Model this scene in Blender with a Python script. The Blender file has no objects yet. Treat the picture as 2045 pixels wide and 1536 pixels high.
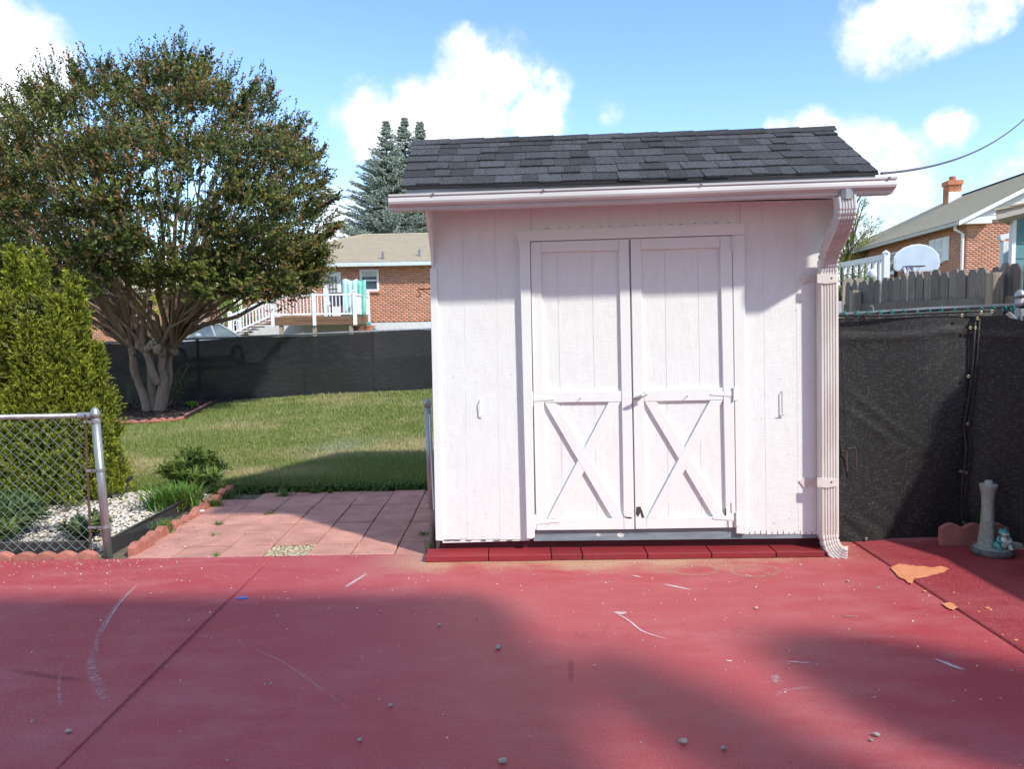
import bpy, math, random
import numpy as np
from mathutils import Vector, Matrix
random.seed(7); RNG = np.random.default_rng(7)
scene = bpy.context.scene
COL = scene.collection
R = math.radians

# ------------------------------------------------------------------ camera
W0, H0 = 2045.0, 1536.0
FPX = 1550.0; EYE = 1.62
PITCH = math.atan(126/FPX); ROLL = 0.018
_F = Vector((0, math.cos(PITCH), -math.sin(PITCH)))
_r0 = Vector((1, 0, 0)); _u0 = Vector((0, math.sin(PITCH), math.cos(PITCH)))
_R = _r0*math.cos(ROLL) - _u0*math.sin(ROLL)
_U = _u0*math.cos(ROLL) + _r0*math.sin(ROLL)
CAM = Vector((0, 0, EYE))
cd = bpy.data.cameras.new('camera'); cam = bpy.data.objects.new('camera', cd); COL.objects.link(cam)
cd.sensor_width = 36; cd.lens = FPX*36/W0; cd.clip_start = .05; cd.clip_end = 2000
cam.matrix_world = Matrix(((_R.x, _U.x, -_F.x, 0), (_R.y, _U.y, -_F.y, 0), (_R.z, _U.z, -_F.z, EYE), (0, 0, 0, 1)))
scene.camera = cam

# ------------------------------------------------------------------ light
SUN_AZ = R(133); SUN_EL = R(42)          # azimuth clockwise from +Y
SUN = Vector((math.sin(SUN_AZ)*math.cos(SUN_EL), math.cos(SUN_AZ)*math.cos(SUN_EL), math.sin(SUN_EL)))
sl = bpy.data.lights.new('sun', 'SUN'); sl.energy = 2.0; sl.angle = R(2.4); sl.color = (1, .945, .86)
so = bpy.data.objects.new('sun', sl); COL.objects.link(so)
so.rotation_euler = SUN.to_track_quat('Z', 'Y').to_euler(); so.location = (5, -5, 12)
scene.view_settings.view_transform = 'Standard'; scene.view_settings.look = 'None'
scene.view_settings.exposure = 1.30; scene.view_settings.gamma = 1
scene.view_settings.use_curve_mapping = False
scene.render.engine = 'CYCLES'
scene.cycles.max_bounces = 6; scene.cycles.transparent_max_bounces = 8

def ray(px, py):
    return (_F*FPX + _R*(px-1022.5) + _U*(768-py))
def PY(px, py, Y):                       # the point of the plane y = Y behind a pixel of the photograph
    d = ray(px, py); return CAM + d*(Y/d.y)
def PZ(px, py, z=0.0):
    d = ray(px, py); return CAM + d*((z-EYE)/d.z)
def gz(x, y):                            # height of the lawn and yards
    s = min(.034, max(.012, .0165 + (x+7.7)*.0027))
    return s*(min(y, 16.5)-7.5) if y > 7.5 else 0.0
def PG(px, py):
    p = PZ(px, py, 0)
    for _ in range(8): p = PZ(px, py, gz(p.x, p.y))
    return p

# world: physical sky with cumulus clouds
wd = bpy.data.worlds.new('World'); scene.world = wd; wd.use_nodes = True
nt = wd.node_tree; nt.nodes.clear()
def N(t, kind, **kw):
    n = t.nodes.new(kind)
    for k, v in kw.items():
        if k.startswith('i_'):
            key = k[2:]; key = int(key) if key.isdigit() else key.replace('_', ' ')
            if isinstance(v, bpy.types.NodeSocket): t.links.new(v, n.inputs[key])
            else: n.inputs[key].default_value = v
        else: setattr(n, k, v)
    return n
def math_(t, op, a, b=0.0, clamp=False):
    n = t.nodes.new('ShaderNodeMath'); n.operation = op; n.use_clamp = clamp
    for i, v in enumerate((a, b)):
        if isinstance(v, bpy.types.NodeSocket): t.links.new(v, n.inputs[i])
        else: n.inputs[i].default_value = v
    return n.outputs[0]
def mr(t, v, a, b, c=0.0, d=1.0, smooth=True):
    n = t.nodes.new('ShaderNodeMapRange'); n.interpolation_type = 'SMOOTHSTEP' if smooth else 'LINEAR'
    t.links.new(v, n.inputs[0])
    for i, x in enumerate((a, b, c, d)): n.inputs[i+1].default_value = x
    return n.outputs[0]
def mixc(t, f, a, b, mode='MIX'):
    n = t.nodes.new('ShaderNodeMix'); n.data_type = 'RGBA'; n.blend_type = mode
    for s, v in ((n.inputs[0], f), (n.inputs[6], a), (n.inputs[7], b)):
        if isinstance(v, bpy.types.NodeSocket): t.links.new(v, s)
        else: s.default_value = v if isinstance(v, float) else (*v, 1)
    return n.outputs[2]
sky = N(nt, 'ShaderNodeTexSky', sky_type='NISHITA', sun_disc=False)
sky.sun_elevation = SUN_EL; sky.sun_rotation = SUN_AZ; sky.air_density = 1.0; sky.dust_density = .15; sky.ozone_density = 3.0
SKY_STR = .15
tc = N(nt, 'ShaderNodeTexCoord')
dirv = N(nt, 'ShaderNodeVectorMath', operation='NORMALIZE', i_0=tc.outputs['Generated']).outputs[0]
def noise(t, vec, scale, detail=5.0, rough=.55, w=None):
    n = t.nodes.new('ShaderNodeTexNoise'); n.inputs['Scale'].default_value = scale
    n.inputs['Detail'].default_value = detail; n.inputs['Roughness'].default_value = rough
    t.links.new(vec, n.inputs['Vector'])
    return n.outputs[0]
n1 = noise(nt, dirv, 7.0, 7.0, .6); n2 = noise(nt, dirv, 26.0, 4.0, .6)
wob = math_(nt, 'ADD', math_(nt, 'MULTIPLY', math_(nt, 'SUBTRACT', n1, .5), 1.7), math_(nt, 'MULTIPLY', math_(nt, 'SUBTRACT', n2, .5), 1.15))
LOBES = [(0,140,110,1),(-80,190,130,1),(60,150,55,.9),(930,125,62,1),(1010,160,84,1),(1065,215,80,.95),(930,225,100,1),(830,235,75,1),(740,240,75,.9),
         (1215,222,32,.42),(1765,55,78,.85),(1860,5,85,.9),(1960,-20,70,.7),(1630,290,62,.95),(1700,315,75,.95),(1790,355,75,.9),(1560,268,40,.6),
         (1895,268,44,.6),(2040,335,55,.7),(1735,450,55,.75),(690,480,85,.75),(690,410,60,.4),(670,320,38,.25),(1180,70,45,.18),(640,560,120,.6),(790,285,60,.5)]
dens = None
for (px, py, r, a) in LOBES:
    c = ray(px, py).normalized()
    dt = N(nt, 'ShaderNodeVectorMath', operation='DOT_PRODUCT', i_0=dirv, i_1=c).outputs['Value']
    rr = r/FPX*1.08
    v = mr(nt, dt, math.cos(rr*1.24), math.cos(rr*.1), 0.0, a, smooth=False)
    dens = v if dens is None else math_(nt, 'MAXIMUM', dens, v)
dens = math_(nt, 'ADD', dens, math_(nt, 'MULTIPLY', wob, mr(nt, dens, .02, .3)))
cl_view = mr(nt, dens, .22, .92)
# unseen clouds over the rest of the sky, thickened to brighten the fill light
nb = noise(nt, dirv, 3.2, 6.0, .6)
front = N(nt, 'ShaderNodeVectorMath', operation='DOT_PRODUCT', i_0=dirv, i_1=_F).outputs['Value']
cl_rest = math_(nt, 'MULTIPLY', mr(nt, nb, .46, .60), mr(nt, front, .74, .6))
cloud = math_(nt, 'MAXIMUM', cl_view, cl_rest)
cloud = math_(nt, 'MULTIPLY', cloud, .93)
n3 = noise(nt, dirv, 9.0, 5.0, .65); ctone = mixc(nt, math_(nt, 'MULTIPLY', mr(nt, n3, .34, .58), mr(nt, dens, .35, .8)), (2.75, 2.95, 3.35), (4.2, 4.25, 4.3))
skyc = N(nt, 'ShaderNodeHueSaturation', i_Color=sky.outputs[0], i_Hue=.503, i_Saturation=1.08, i_Value=.78).outputs[0]
wc = mixc(nt, cloud, skyc, ctone)
bg = N(nt, 'ShaderNodeBackground', i_Color=wc, i_Strength=SKY_STR)
ow = N(nt, 'ShaderNodeOutputWorld', i_Surface=bg.outputs[0])

# ------------------------------------------------------------------ mesh helpers
class MB:
    def __init__(s): s.v = []; s.f = []
    def add(s, vs, fs):
        o = len(s.v); s.v += [tuple(v) for v in vs]; s.f += [tuple(i+o for i in f) for f in fs]; return s
    def prism(s, front, back):
        n = len(front)
        s.add(list(front)+list(back), [tuple(range(n)), tuple(range(2*n-1, n-1, -1))] + [(i, i+n, (i+1) % n+n, (i+1) % n) for i in range(n)]); return s
    def box(s, x0, x1, y0, y1, z0, z1):
        s.prism([(x0,y0,z0),(x1,y0,z0),(x1,y0,z1),(x0,y0,z1)], [(x0,y1,z0),(x1,y1,z0),(x1,y1,z1),(x0,y1,z1)]); return s
    def bar(s, a, b, w, h, up=(0,0,1)):      # beam from a to b
        a = Vector(a); b = Vector(b); t = (b-a).normalized(); u = Vector(up)
        sd = t.cross(u).normalized(); u = sd.cross(t)
        q = [sd*w/2*i+u*h/2*j for i, j in ((-1,-1),(1,-1),(1,1),(-1,1))]
        s.prism([a+k for k in q], [b+k for k in q]); return s
    def tube(s, pts, rad, n=8, caps=True):
        pts = [Vector(p) for p in pts]
        rad = rad if isinstance(rad, (list, tuple)) else [rad]*len(pts)
        rings = []; pu = None
        for i, p in enumerate(pts):
            t = (pts[min(i+1, len(pts)-1)]-pts[max(i-1, 0)])
            t = t.normalized() if t.length > 1e-9 else Vector((0,0,1))
            u = (pu - t*pu.dot(t)) if pu is not None else t.orthogonal()
            if u.length < 1e-6: u = t.orthogonal()
            u.normalize(); pu = u; w = t.cross(u)
            rings.append([p + (u*math.cos(2*math.pi*k/n)+w*math.sin(2*math.pi*k/n))*rad[i] for k in range(n)])
        fs = [(i*n+k, i*n+(k+1) % n, (i+1)*n+(k+1) % n, (i+1)*n+k) for i in range(len(pts)-1) for k in range(n)]
        if caps: fs += [tuple(range(n-1, -1, -1)), tuple(range((len(pts)-1)*n, len(pts)*n))]
        s.add([v for r in rings for v in r], fs); return s
    def lathe(s, c, prof, n=16, caps=True):
        c = Vector(c)
        vs = [c+Vector((r*math.cos(2*math.pi*k/n), r*math.sin(2*math.pi*k/n), z)) for r, z in prof for k in range(n)]
        m = len(prof)
        fs = [(i*n+k, i*n+(k+1) % n, (i+1)*n+(k+1) % n, (i+1)*n+k) for i in range(m-1) for k in range(n)]
        if caps: fs += [tuple(range(n-1, -1, -1)), tuple(range((m-1)*n, m*n))]
        s.add(vs, fs); return s
    def ball(s, c, r, n=10, m=7):
        c = Vector(c); r = Vector(r) if not isinstance(r, (int, float)) else Vector((r, r, r))
        vs = [c+Vector((0,0,-r.z))]
        for i in range(1, m):
            a = -math.pi/2+math.pi*i/m
            vs += [c+Vector((r.x*math.cos(a)*math.cos(2*math.pi*k/n), r.y*math.cos(a)*math.sin(2*math.pi*k/n), r.z*math.sin(a))) for k in range(n)]
        vs.append(c+Vector((0,0,r.z))); L = len(vs)-1
        fs = [(0, 1+(k+1) % n, 1+k) for k in range(n)]
        fs += [(1+i*n+k, 1+i*n+(k+1) % n, 1+(i+1)*n+(k+1) % n, 1+(i+1)*n+k) for i in range(m-2) for k in range(n)]
        fs += [(L, L-n+k, L-n+(k+1) % n) for k in range(n)]
        s.add(vs, fs); return s
    def torus(s, c, R_, r, ax=(0,0,1), n=14, m=6):
        c = Vector(c); ax = Vector(ax).normalized(); u = ax.orthogonal().normalized(); w = ax.cross(u)
        vs = []
        for i in range(n):
            d = u*math.cos(2*math.pi*i/n)+w*math.sin(2*math.pi*i/n)
            vs += [c+d*(R_+r*math.cos(2*math.pi*k/m))+ax*r*math.sin(2*math.pi*k/m) for k in range(m)]
        s.add(vs, [(i*m+k, ((i+1) % n)*m+k, ((i+1) % n)*m+(k+1) % m, i*m+(k+1) % m) for i in range(n) for k in range(m)]); return s

def mesh_of(name, v, f, mat=None, smooth=False):
    me = bpy.data.meshes.new(name); me.from_pydata([tuple(x) for x in v], [], f)
    if mat: me.materials.append(mat)
    if smooth: me.polygons.foreach_set('use_smooth', [True]*len(me.polygons))
    me.update(); return me
def wloc(o):
    v = Vector((0,0,0))
    while o is not None: v += o.location; o = o.parent
    return v
def fixn(me):
    import bmesh
    b = bmesh.new(); b.from_mesh(me); bmesh.ops.recalc_face_normals(b, faces=b.faces[:]); b.to_mesh(me); b.free()
def obj(name, mb, mat, parent=None, loc=None, smooth=False, bevel=0.0, kind=None, fix=True):
    base = wloc(parent) if parent is not None else Vector((0,0,0))
    l = Vector(loc) if loc is not None else (base if parent is not None else Vector((0,0,0)))
    me = mesh_of(name, [Vector(p)-l for p in mb.v], mb.f, mat, smooth)
    if fix: fixn(me)
    o = bpy.data.objects.new(name, me); COL.objects.link(o)
    o.location = l-base; o.parent = parent
    if bevel:
        m = o.modifiers.new('bevel', 'BEVEL'); m.width = bevel; m.segments = 1; m.limit_method = 'ANGLE'
    if kind: o['kind'] = kind
    return o
def thing(name, label, cat, loc=(0,0,0), group=None):
    o = bpy.data.objects.new(name, None); COL.objects.link(o); o.location = loc; o.empty_display_size = .1
    o['label'] = label; o['category'] = cat
    if group: o['group'] = group
    return o
def tag(o, label, cat, group=None):
    o['label'] = label; o['category'] = cat
    if group: o['group'] = group
    return o
def piece(name, me, parent, loc, rot=(0,0,0), scale=(1,1,1)):     # parent-relative piece sharing mesh data
    o = bpy.data.objects.new(name, me); COL.objects.link(o); o.parent = parent
    o.location = Vector(loc)-(wloc(parent) if parent is not None else Vector((0,0,0))); o.rotation_euler = rot; o.scale = scale
    return o

# ------------------------------------------------------------------ materials
def mat(name, c, c2=None, rough=.7, spec=.4, metal=0.0, vs=8.0, va=.5, vs2=None, bump=0.0, bs=60.0, objrand=0.0, island=0.0, attr=False, trans=0.0, stretch=None, coat=0.0):
    m = bpy.data.materials.new(name); m.use_nodes = True; t = m.node_tree; t.nodes.clear()
    geo = N(t, 'ShaderNodeNewGeometry'); pos = geo.outputs['Position']
    if stretch:
        pos = N(t, 'ShaderNodeMapping', i_Vector=pos, i_Scale=stretch).outputs[0]
    if attr:
        col = N(t, 'ShaderNodeAttribute', attribute_name='col').outputs['Color']
    else:
        c2 = c2 or tuple(x*.82 for x in c)
        f = noise(t, pos, vs, 6.0, .6)
        if vs2: f = math_(t, 'MULTIPLY', math_(t, 'ADD', f, noise(t, pos, vs2, 3.0)), .5)
        col = mixc(t, mr(t, f, .5-va*.5, .5+va*.5), c2, c)
    if objrand or island:
        src = N(t, 'ShaderNodeObjectInfo').outputs['Random'] if objrand else geo.outputs['Random Per Island']
        am = objrand or island
        k = mr(t, src, 0, 1, 1-am, 1+am, smooth=False)
        hsv = N(t, 'ShaderNodeHueSaturation', i_Color=col, i_Value=k)
        col = hsv.outputs[0]
    b = N(t, 'ShaderNodeBsdfPrincipled', i_Base_Color=col, i_Roughness=rough, i_Metallic=metal)
    b.inputs['Specular IOR Level'].default_value = spec
    if coat: b.inputs['Coat Weight'].default_value = coat; b.inputs['Coat Roughness'].default_value = .25
    if bump:
        h = noise(t, pos, bs, 4.0, .6)
        bn = N(t, 'ShaderNodeBump', i_Height=h, i_Strength=bump, i_Distance=.01)
        t.links.new(bn.outputs[0], b.inputs['Normal'])
    sh = b.outputs[0]
    if trans:
        tr = N(t, 'ShaderNodeBsdfTranslucent', i_Color=col)
        sh = N(t, 'ShaderNodeMixShader', i_0=trans, i_1=sh, i_2=tr.outputs[0]).outputs[0]
    N(t, 'ShaderNodeOutputMaterial', i_Surface=sh)
    return m
def bsdf(m): return next(n for n in m.node_tree.nodes if n.type == 'BSDF_PRINCIPLED')

# leaves: one quad each, colour per leaf
def leaf_mesh(name, base, d, nrm, L, Wd, col, matl, loc, fold=.0):
    n = len(base); d = d/np.linalg.norm(d, axis=1, keepdims=True)
    sd = np.cross(d, nrm); sd /= np.linalg.norm(sd, axis=1, keepdims=True)+1e-9
    L = np.broadcast_to(L, (n,))[:, None]; Wd = np.broadcast_to(Wd, (n,))[:, None]
    v = np.empty((n, 4, 3)); v[:, 0] = base; v[:, 1] = base+d*L*.45+sd*Wd*.5; v[:, 2] = base+d*L; v[:, 3] = base+d*L*.45-sd*Wd*.5
    v = v.reshape(-1, 3)-np.array(loc)
    return raw_mesh(name, v, np.arange(4*n), 4, np.repeat(col, 4, axis=0), matl)
def raw_mesh(name, v, idx, k, col, matl):
    me = bpy.data.meshes.new(name); nf = len(idx)//k
    me.vertices.add(len(v)); me.vertices.foreach_set('co', v.astype(np.float32).ravel())
    me.loops.add(len(idx)); me.loops.foreach_set('vertex_index', idx.astype(np.int32))
    me.polygons.add(nf); me.polygons.foreach_set('loop_start', np.arange(0, nf*k, k, dtype=np.int32))
    me.update(calc_edges=True)
    if col is not None:
        a = me.attributes.new('col', 'FLOAT_COLOR', 'POINT')
        c4 = np.ones((len(v), 4), dtype=np.float32); c4[:, :3] = col; a.data.foreach_set('color', c4.ravel())
    me.materials.append(matl); return me
def sprigs(o, d, L, n, leafL, leafW, ang, c_in, c_tip, colvar=.15, tipbias=1.0):
    """twigs at o along d; n leaves each -> arrays for leaf_mesh"""
    m = len(o); d = d/np.linalg.norm(d, axis=1, keepdims=True)
    t = np.tile(np.linspace(.08, 1, n), m)+RNG.uniform(-.04, .04, m*n)
    D = np.repeat(d, n, axis=0); O = np.repeat(o, n, axis=0); LL = np.repeat(np.broadcast_to(L, (m,)), n)
    rv = RNG.normal(size=(m*n, 3)); rv -= D*(rv*D).sum(1, keepdims=True); rv /= np.linalg.norm(rv, axis=1, keepdims=True)
    base = O+D*(t*LL)[:, None]
    ld = D*math.cos(ang)+rv*math.sin(ang)+RNG.normal(size=(m*n, 3))*.18
    nr = D*math.sin(ang)-rv*math.cos(ang)+RNG.normal(size=(m*n, 3))*.3
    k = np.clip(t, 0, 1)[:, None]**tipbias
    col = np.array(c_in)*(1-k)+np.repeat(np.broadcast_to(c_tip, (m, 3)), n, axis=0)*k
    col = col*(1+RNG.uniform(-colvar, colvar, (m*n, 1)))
    return base, ld, nr, RNG.uniform(.75, 1.2, m*n)*leafL, RNG.uniform(.75, 1.2, m*n)*leafW, col
# ------------------------------------------------------------------ colours
M_white = mat('white_wood_paint', (.82, .855, .825), (.775, .80, .775), rough=.5, spec=.45, vs=14, va=.7, bump=.10, bs=150, stretch=(1, 1, .18))
M_siding = mat('white_rough_siding', (.81, .845, .815), (.755, .78, .755), rough=.6, vs=30, va=.6, stretch=(1, 1, .25))
def _siding():
    t = M_siding.node_tree; b = bsdf(M_siding)
    geo = N(t, 'ShaderNodeNewGeometry')
    a = noise(t, N(t, 'ShaderNodeMapping', i_Vector=geo.outputs['Position'], i_Scale=(26, 26, 170)).outputs[0], 1.0, 3.0)
    c = noise(t, N(t, 'ShaderNodeMapping', i_Vector=geo.outputs['Position'], i_Scale=(160, 160, 9)).outputs[0], 1.0, 3.0)
    d = noise(t, geo.outputs['Position'], 5.0, 3.0)
    h = math_(t, 'ADD', math_(t, 'MULTIPLY', a, 1.0), math_(t, 'MULTIPLY', c, mr(t, d, .4, .6, .2, 1.2)))
    bn = N(t, 'ShaderNodeBump', i_Height=h, i_Strength=.42, i_Distance=.004); t.links.new(bn.outputs[0], b.inputs['Normal'])
_siding()
M_gutter = mat('weathered_aluminium_paint', (.66, .66, .65), (.50, .49, .48), rough=.32, spec=.5, vs=6, va=.5, stretch=(.3, 1, 4))
M_spout = mat('cream_downspout_paint', (.77, .74, .69), (.62, .57, .52), rough=.35, vs=9, va=.6, stretch=(1, 1, .3))
M_metal = mat('galvanised_steel', (.42, .44, .45), (.26, .27, .28), rough=.42, metal=.65, vs=22, va=.5, stretch=(1, 1, .2))
M_flash = mat('drip_edge_metal', (.36, .36, .37), (.22, .22, .23), rough=.35, metal=.7, vs=5, stretch=(1, 1, 4))
M_dark = mat('dark_gap', (.02, .02, .022), rough=.9)
M_redwood = mat('dark_red_skid_paint_and_shade', (.09, .014, .019), (.06, .010, .013), rough=.55, vs=12, bump=.1)  # dark red paint, deepened further for the shade under the siding
M_redbrick = mat('red_painted_brick', (.29, .022, .032), (.21, .025, .028), rough=.6, vs=40, va=.4, bump=.3, bs=300, objrand=.12)
M_greysill = mat('grey_blue_sill_paint', (.26, .32, .35), (.17, .21, .23), rough=.6, vs=16, stretch=(.4, 1, 2))
M_rot = mat('rotten_bare_wood', (.10, .075, .06), (.03, .025, .02), rough=.9, vs=60)
M_shingle = mat('charcoal_asphalt_shingle', (.095, .10, .108), (.022, .025, .03), rough=.85, vs=210, va=.22, vs2=100, bump=.6, bs=260, objrand=.34, spec=.25)
M_soil = mat('sandy_joint_soil', (.20, .16, .11), (.09, .07, .045), rough=.95, vs=30, bump=.3)
M_paver = mat('terracotta_paver', (.60, .31, .24), (.40, .185, .15), rough=.85, vs=5, va=.30, vs2=120, bump=.25, bs=420, objrand=.09)
M_scallop = mat('pink_scallop_edging', (.50, .20, .145), (.34, .13, .10), rough=.85, vs=14, bump=.3, bs=300, objrand=.10)
M_plastic = mat('black_plastic_edging', (.05, .048, .05), (.03, .03, .03), rough=.45, vs=8)
M_screen = None
M_chain = mat('green_grey_chain_wire', (.24, .32, .29), (.17, .22, .20), rough=.45, metal=.2)
M_rust = mat('rusty_iron', (.14, .075, .045), (.06, .045, .04), rough=.7, vs=40)
M_black = mat('black_metal', (.02, .02, .022), rough=.5)
M_woodfence = mat('weathered_grey_cedar', (.27, .235, .205), (.10, .09, .083), rough=.85, vs=9, va=.45, vs2=40, stretch=(5, 5, .35), bump=.6, bs=14, objrand=.28)
M_woodpost = mat('weathered_pine_post', (.40, .34, .27), (.22, .18, .14), rough=.8, vs=7, va=.4, stretch=(7, 7, .5), bump=.4, bs=10)
M_brick = mat('orange_red_brick', (.60, .235, .125), (.46, .165, .085), rough=.85, vs=1.2, island=.22)
M_mortar = mat('pale_mortar', (.62, .53, .45), rough=.9)
M_vinyl = mat('white_vinyl', (.80, .80, .80), (.74, .75, .76), rough=.4, vs=2)
M_tanroof = mat('tan_asphalt_roof', (.46, .40, .30), (.35, .30, .22), spec=.1, rough=.95, vs=3, vs2=60, bump=.3, objrand=.06)
M_greyroof = mat('grey_tan_asphalt_roof', (.47, .42, .31), (.33, .295, .22), spec=.1, rough=.95, vs=3, vs2=60, bump=.3, objrand=.06)
M_glass = mat('window_glass', (.10, .13, .15), (.03, .04, .05), rough=.08, spec=.9, vs=.8)
M_curtain = mat('pale_curtain', (.55, .58, .56), rough=.8)
M_bark = mat('crepe_myrtle_bark', (.34, .25, .185), (.17, .12, .09), rough=.85, vs=7, va=.35, vs2=30, stretch=(4, 4, .6), bump=1.0, bs=12)
M_darkbark = mat('dark_bark', (.09, .07, .055), (.05, .04, .03), rough=.9, vs=8)
M_leaf = mat('leaf_surface', (0, 0, 0), attr=True, rough=.5, spec=.35, trans=.25)
M_needle = mat('needle_surface', (0, 0, 0), attr=True, rough=.6, spec=.25, trans=.15)
M_grassblade = mat('grass_blade', (0, 0, 0), attr=True, rough=.6, spec=.25, trans=.3)
M_stone = mat('white_marble_chip', (0, 0, 0), attr=True, rough=.7, bump=.2, bs=200)
M_orange = mat('bare_orange_underpaint', (.68, .28, .14), (.56, .21, .10), rough=.8, vs=14, bump=.2)
M_mulch = mat('brown_mulch', (0, 0, 0), attr=True, rough=.95)

# lawn base
M_lawn = mat('lawn_thatch', (.13, .15, .05), (.20, .17, .075), rough=.95, vs=.9, va=.35, vs2=14, bump=.5, bs=40)

# patio concrete with red paint
def patio_mat(name, base, chalk, amt):
    m = bpy.data.materials.new(name); m.use_nodes = True; t = m.node_tree; t.nodes.clear()
    geo = N(t, 'ShaderNodeNewGeometry'); p = geo.outputs['Position']
    sx = N(t, 'ShaderNodeSeparateXYZ', i_Vector=p)
    a = noise(t, p, 1.1, 6, .62); b_ = noise(t, N(t, 'ShaderNodeMapping', i_Vector=p, i_Scale=(1.2, 3.4, 1), i_Rotation=(0, 0, .25)).outputs[0], 2.2, 6, .65)
    c = noise(t, p, 60, 4, .6); g = noise(t, p, 230, 3, .6)
    f = math_(t, 'ADD', math_(t, 'MULTIPLY', a, .5), math_(t, 'MULTIPLY', b_, .5))
    col = mixc(t, mr(t, f, .40, .66, 0, amt), base, chalk)
    col = mixc(t, math_(t, 'MULTIPLY', mr(t, c, .45, .75), .30), col, tuple(x*.72 for x in base))
    col = mixc(t, math_(t, 'MULTIPLY', mr(t, g, .50, .62), .42), col, (.58, .22, .22))
    g3 = noise(t, p, 190, 2, .5); col = mixc(t, math_(t, 'MULTIPLY', mr(t, g3, .66, .74), math_(t, 'MULTIPLY', mr(t, noise(t, p, 2.1, 5), .36, .6), .9)), col, (.66, .50, .46))
    # wear: thin chalky swipes
    sw = noise(t, N(t, 'ShaderNodeMapping', i_Vector=p, i_Scale=(1.2, 9, 1), i_Rotation=(0, 0, .5)).outputs[0], 1.6, 8, .7)
    col = mixc(t, math_(t, 'MULTIPLY', mr(t, sw, .62, .78), .16), col, (.52, .33, .33))
    bz = noise(t, N(t, 'ShaderNodeMapping', i_Vector=p, i_Scale=(5, 60, 1), i_Rotation=(0, 0, -.35)).outputs[0], 1.0, 5, .7)
    col = mixc(t, math_(t, 'MULTIPLY', mr(t, bz, .55, .72), .10), col, (.55, .30, .30))
    d2 = noise(t, p, 145, 3, .7)
    col = mixc(t, math_(t, 'MULTIPLY', mr(t, d2, .56, .66), .60), col, (.17, .035, .045))
    ck = N(t, 'ShaderNodeTexVoronoi', i_Vector=N(t, 'ShaderNodeVectorMath', operation='ADD', i_0=p, i_1=N(t, 'ShaderNodeVectorMath', operation='SCALE', i_0=N(t, 'ShaderNodeTexNoise', i_Vector=p, i_Scale=2.2, i_Detail=5.0).outputs['Color'], i_Scale=.9).outputs[0]).outputs[0], i_Scale=.42, feature='DISTANCE_TO_EDGE')
    col = mixc(t, math_(t, 'MULTIPLY', mr(t, ck.outputs['Distance'], .0028, .0010), .18), col, (.12, .02, .03))
    # tiny pale grit
    vo = N(t, 'ShaderNodeTexVoronoi', i_Vector=p, i_Scale=16.0, feature='F1')
    spk = math_(t, 'MULTIPLY', mr(t, vo.outputs['Distance'], .045, .03), mr(t, noise(t, p, 3.1, 2), .5, .62))
    col = mixc(t, math_(t, 'MULTIPLY', spk, .75), col, (.62, .54, .48))
    # sand washed against the step below the shed
    d = mr(t, math_(t, 'ADD', sx.outputs['Y'], math_(t, 'MULTIPLY', math_(t, 'SUBTRACT', noise(t, p, 2.3, 4), .5), .75)), 4.84, 5.16)
    dx = math_(t, 'MULTIPLY', mr(t, sx.outputs['X'], -1.15, -.45), mr(t, sx.outputs['X'], 2.6, 1.6))
    sand = math_(t, 'MULTIPLY', math_(t, 'MULTIPLY', d, dx), mr(t, math_(t, 'ADD', math_(t, 'MULTIPLY', g, .6), math_(t, 'MULTIPLY', c, .4)), .38, .54))
    col = mixc(t, math_(t, 'MULTIPLY', sand, .9), col, (.50, .38, .23))
    bs_ = N(t, 'ShaderNodeBsdfPrincipled', i_Base_Color=col, i_Roughness=mr(t, f, .3, .7, .42, .62))
    bs_.inputs['Specular IOR Level'].default_value = .35
    bn = N(t, 'ShaderNodeBump', i_Height=math_(t, 'ADD', math_(t, 'MULTIPLY', g, .4), c), i_Strength=.5, i_Distance=.006)
    t.links.new(bn.outputs[0], bs_.inputs['Normal'])
    N(t, 'ShaderNodeOutputMaterial', i_Surface=bs_.outputs[0]); return m
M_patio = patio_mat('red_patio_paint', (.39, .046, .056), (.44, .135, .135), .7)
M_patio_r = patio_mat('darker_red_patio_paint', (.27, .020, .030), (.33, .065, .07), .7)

# ------------------------------------------------------------------ ground
def ground():
    xs = sorted(set([-400,-200,-100,-60,-40,-30,-25,25,30,40,60,100,200,400]+[x*.5 for x in range(-40, 41)]))
    ys = sorted(set([-300,-150,-60,-30,-15,-8,-4,0,2,4,5,24,28,33,40,60,100,200,400]+[x*.5 for x in range(10, 46)]))
    vs = [(x, y, gz(x, y)-.03) for y in ys for x in xs]; nx = len(xs)
    fs = [(j*nx+i, j*nx+i+1, (j+1)*nx+i+1, (j+1)*nx+i) for j in range(len(ys)-1) for i in range(nx-1)]
    mb = MB(); mb.v = vs; mb.f = fs
    o = obj('lawn_ground', mb, M_lawn, kind='structure', smooth=True, fix=False)
ground()
XJ0, XJ1, YE = -1.71, 2.42, 5.36
def slab(name, x0, x1, y0, y1, z, m):
    mb = MB(); mb.box(x0, x1, y0, y1, -.25, z); return obj(name, mb, m, kind='structure', bevel=.006)
patio = slab('patio', XJ0+.0015, XJ1-.003, -9, YE, 0, M_patio)
slab('patio_left_slab', -14, XJ0-.0015, -9, YE, .001, M_patio)
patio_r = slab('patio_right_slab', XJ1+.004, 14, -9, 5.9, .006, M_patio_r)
slab('patio_shed_pad', -.42, XJ1-.004, YE+.003, 5.8, .001, M_patio)
mb = MB(); mb.box(-3.05, -.3, 5.365, 7.66, -.2, -.022); obj('paver_bed', mb, M_soil, kind='structure')

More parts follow.
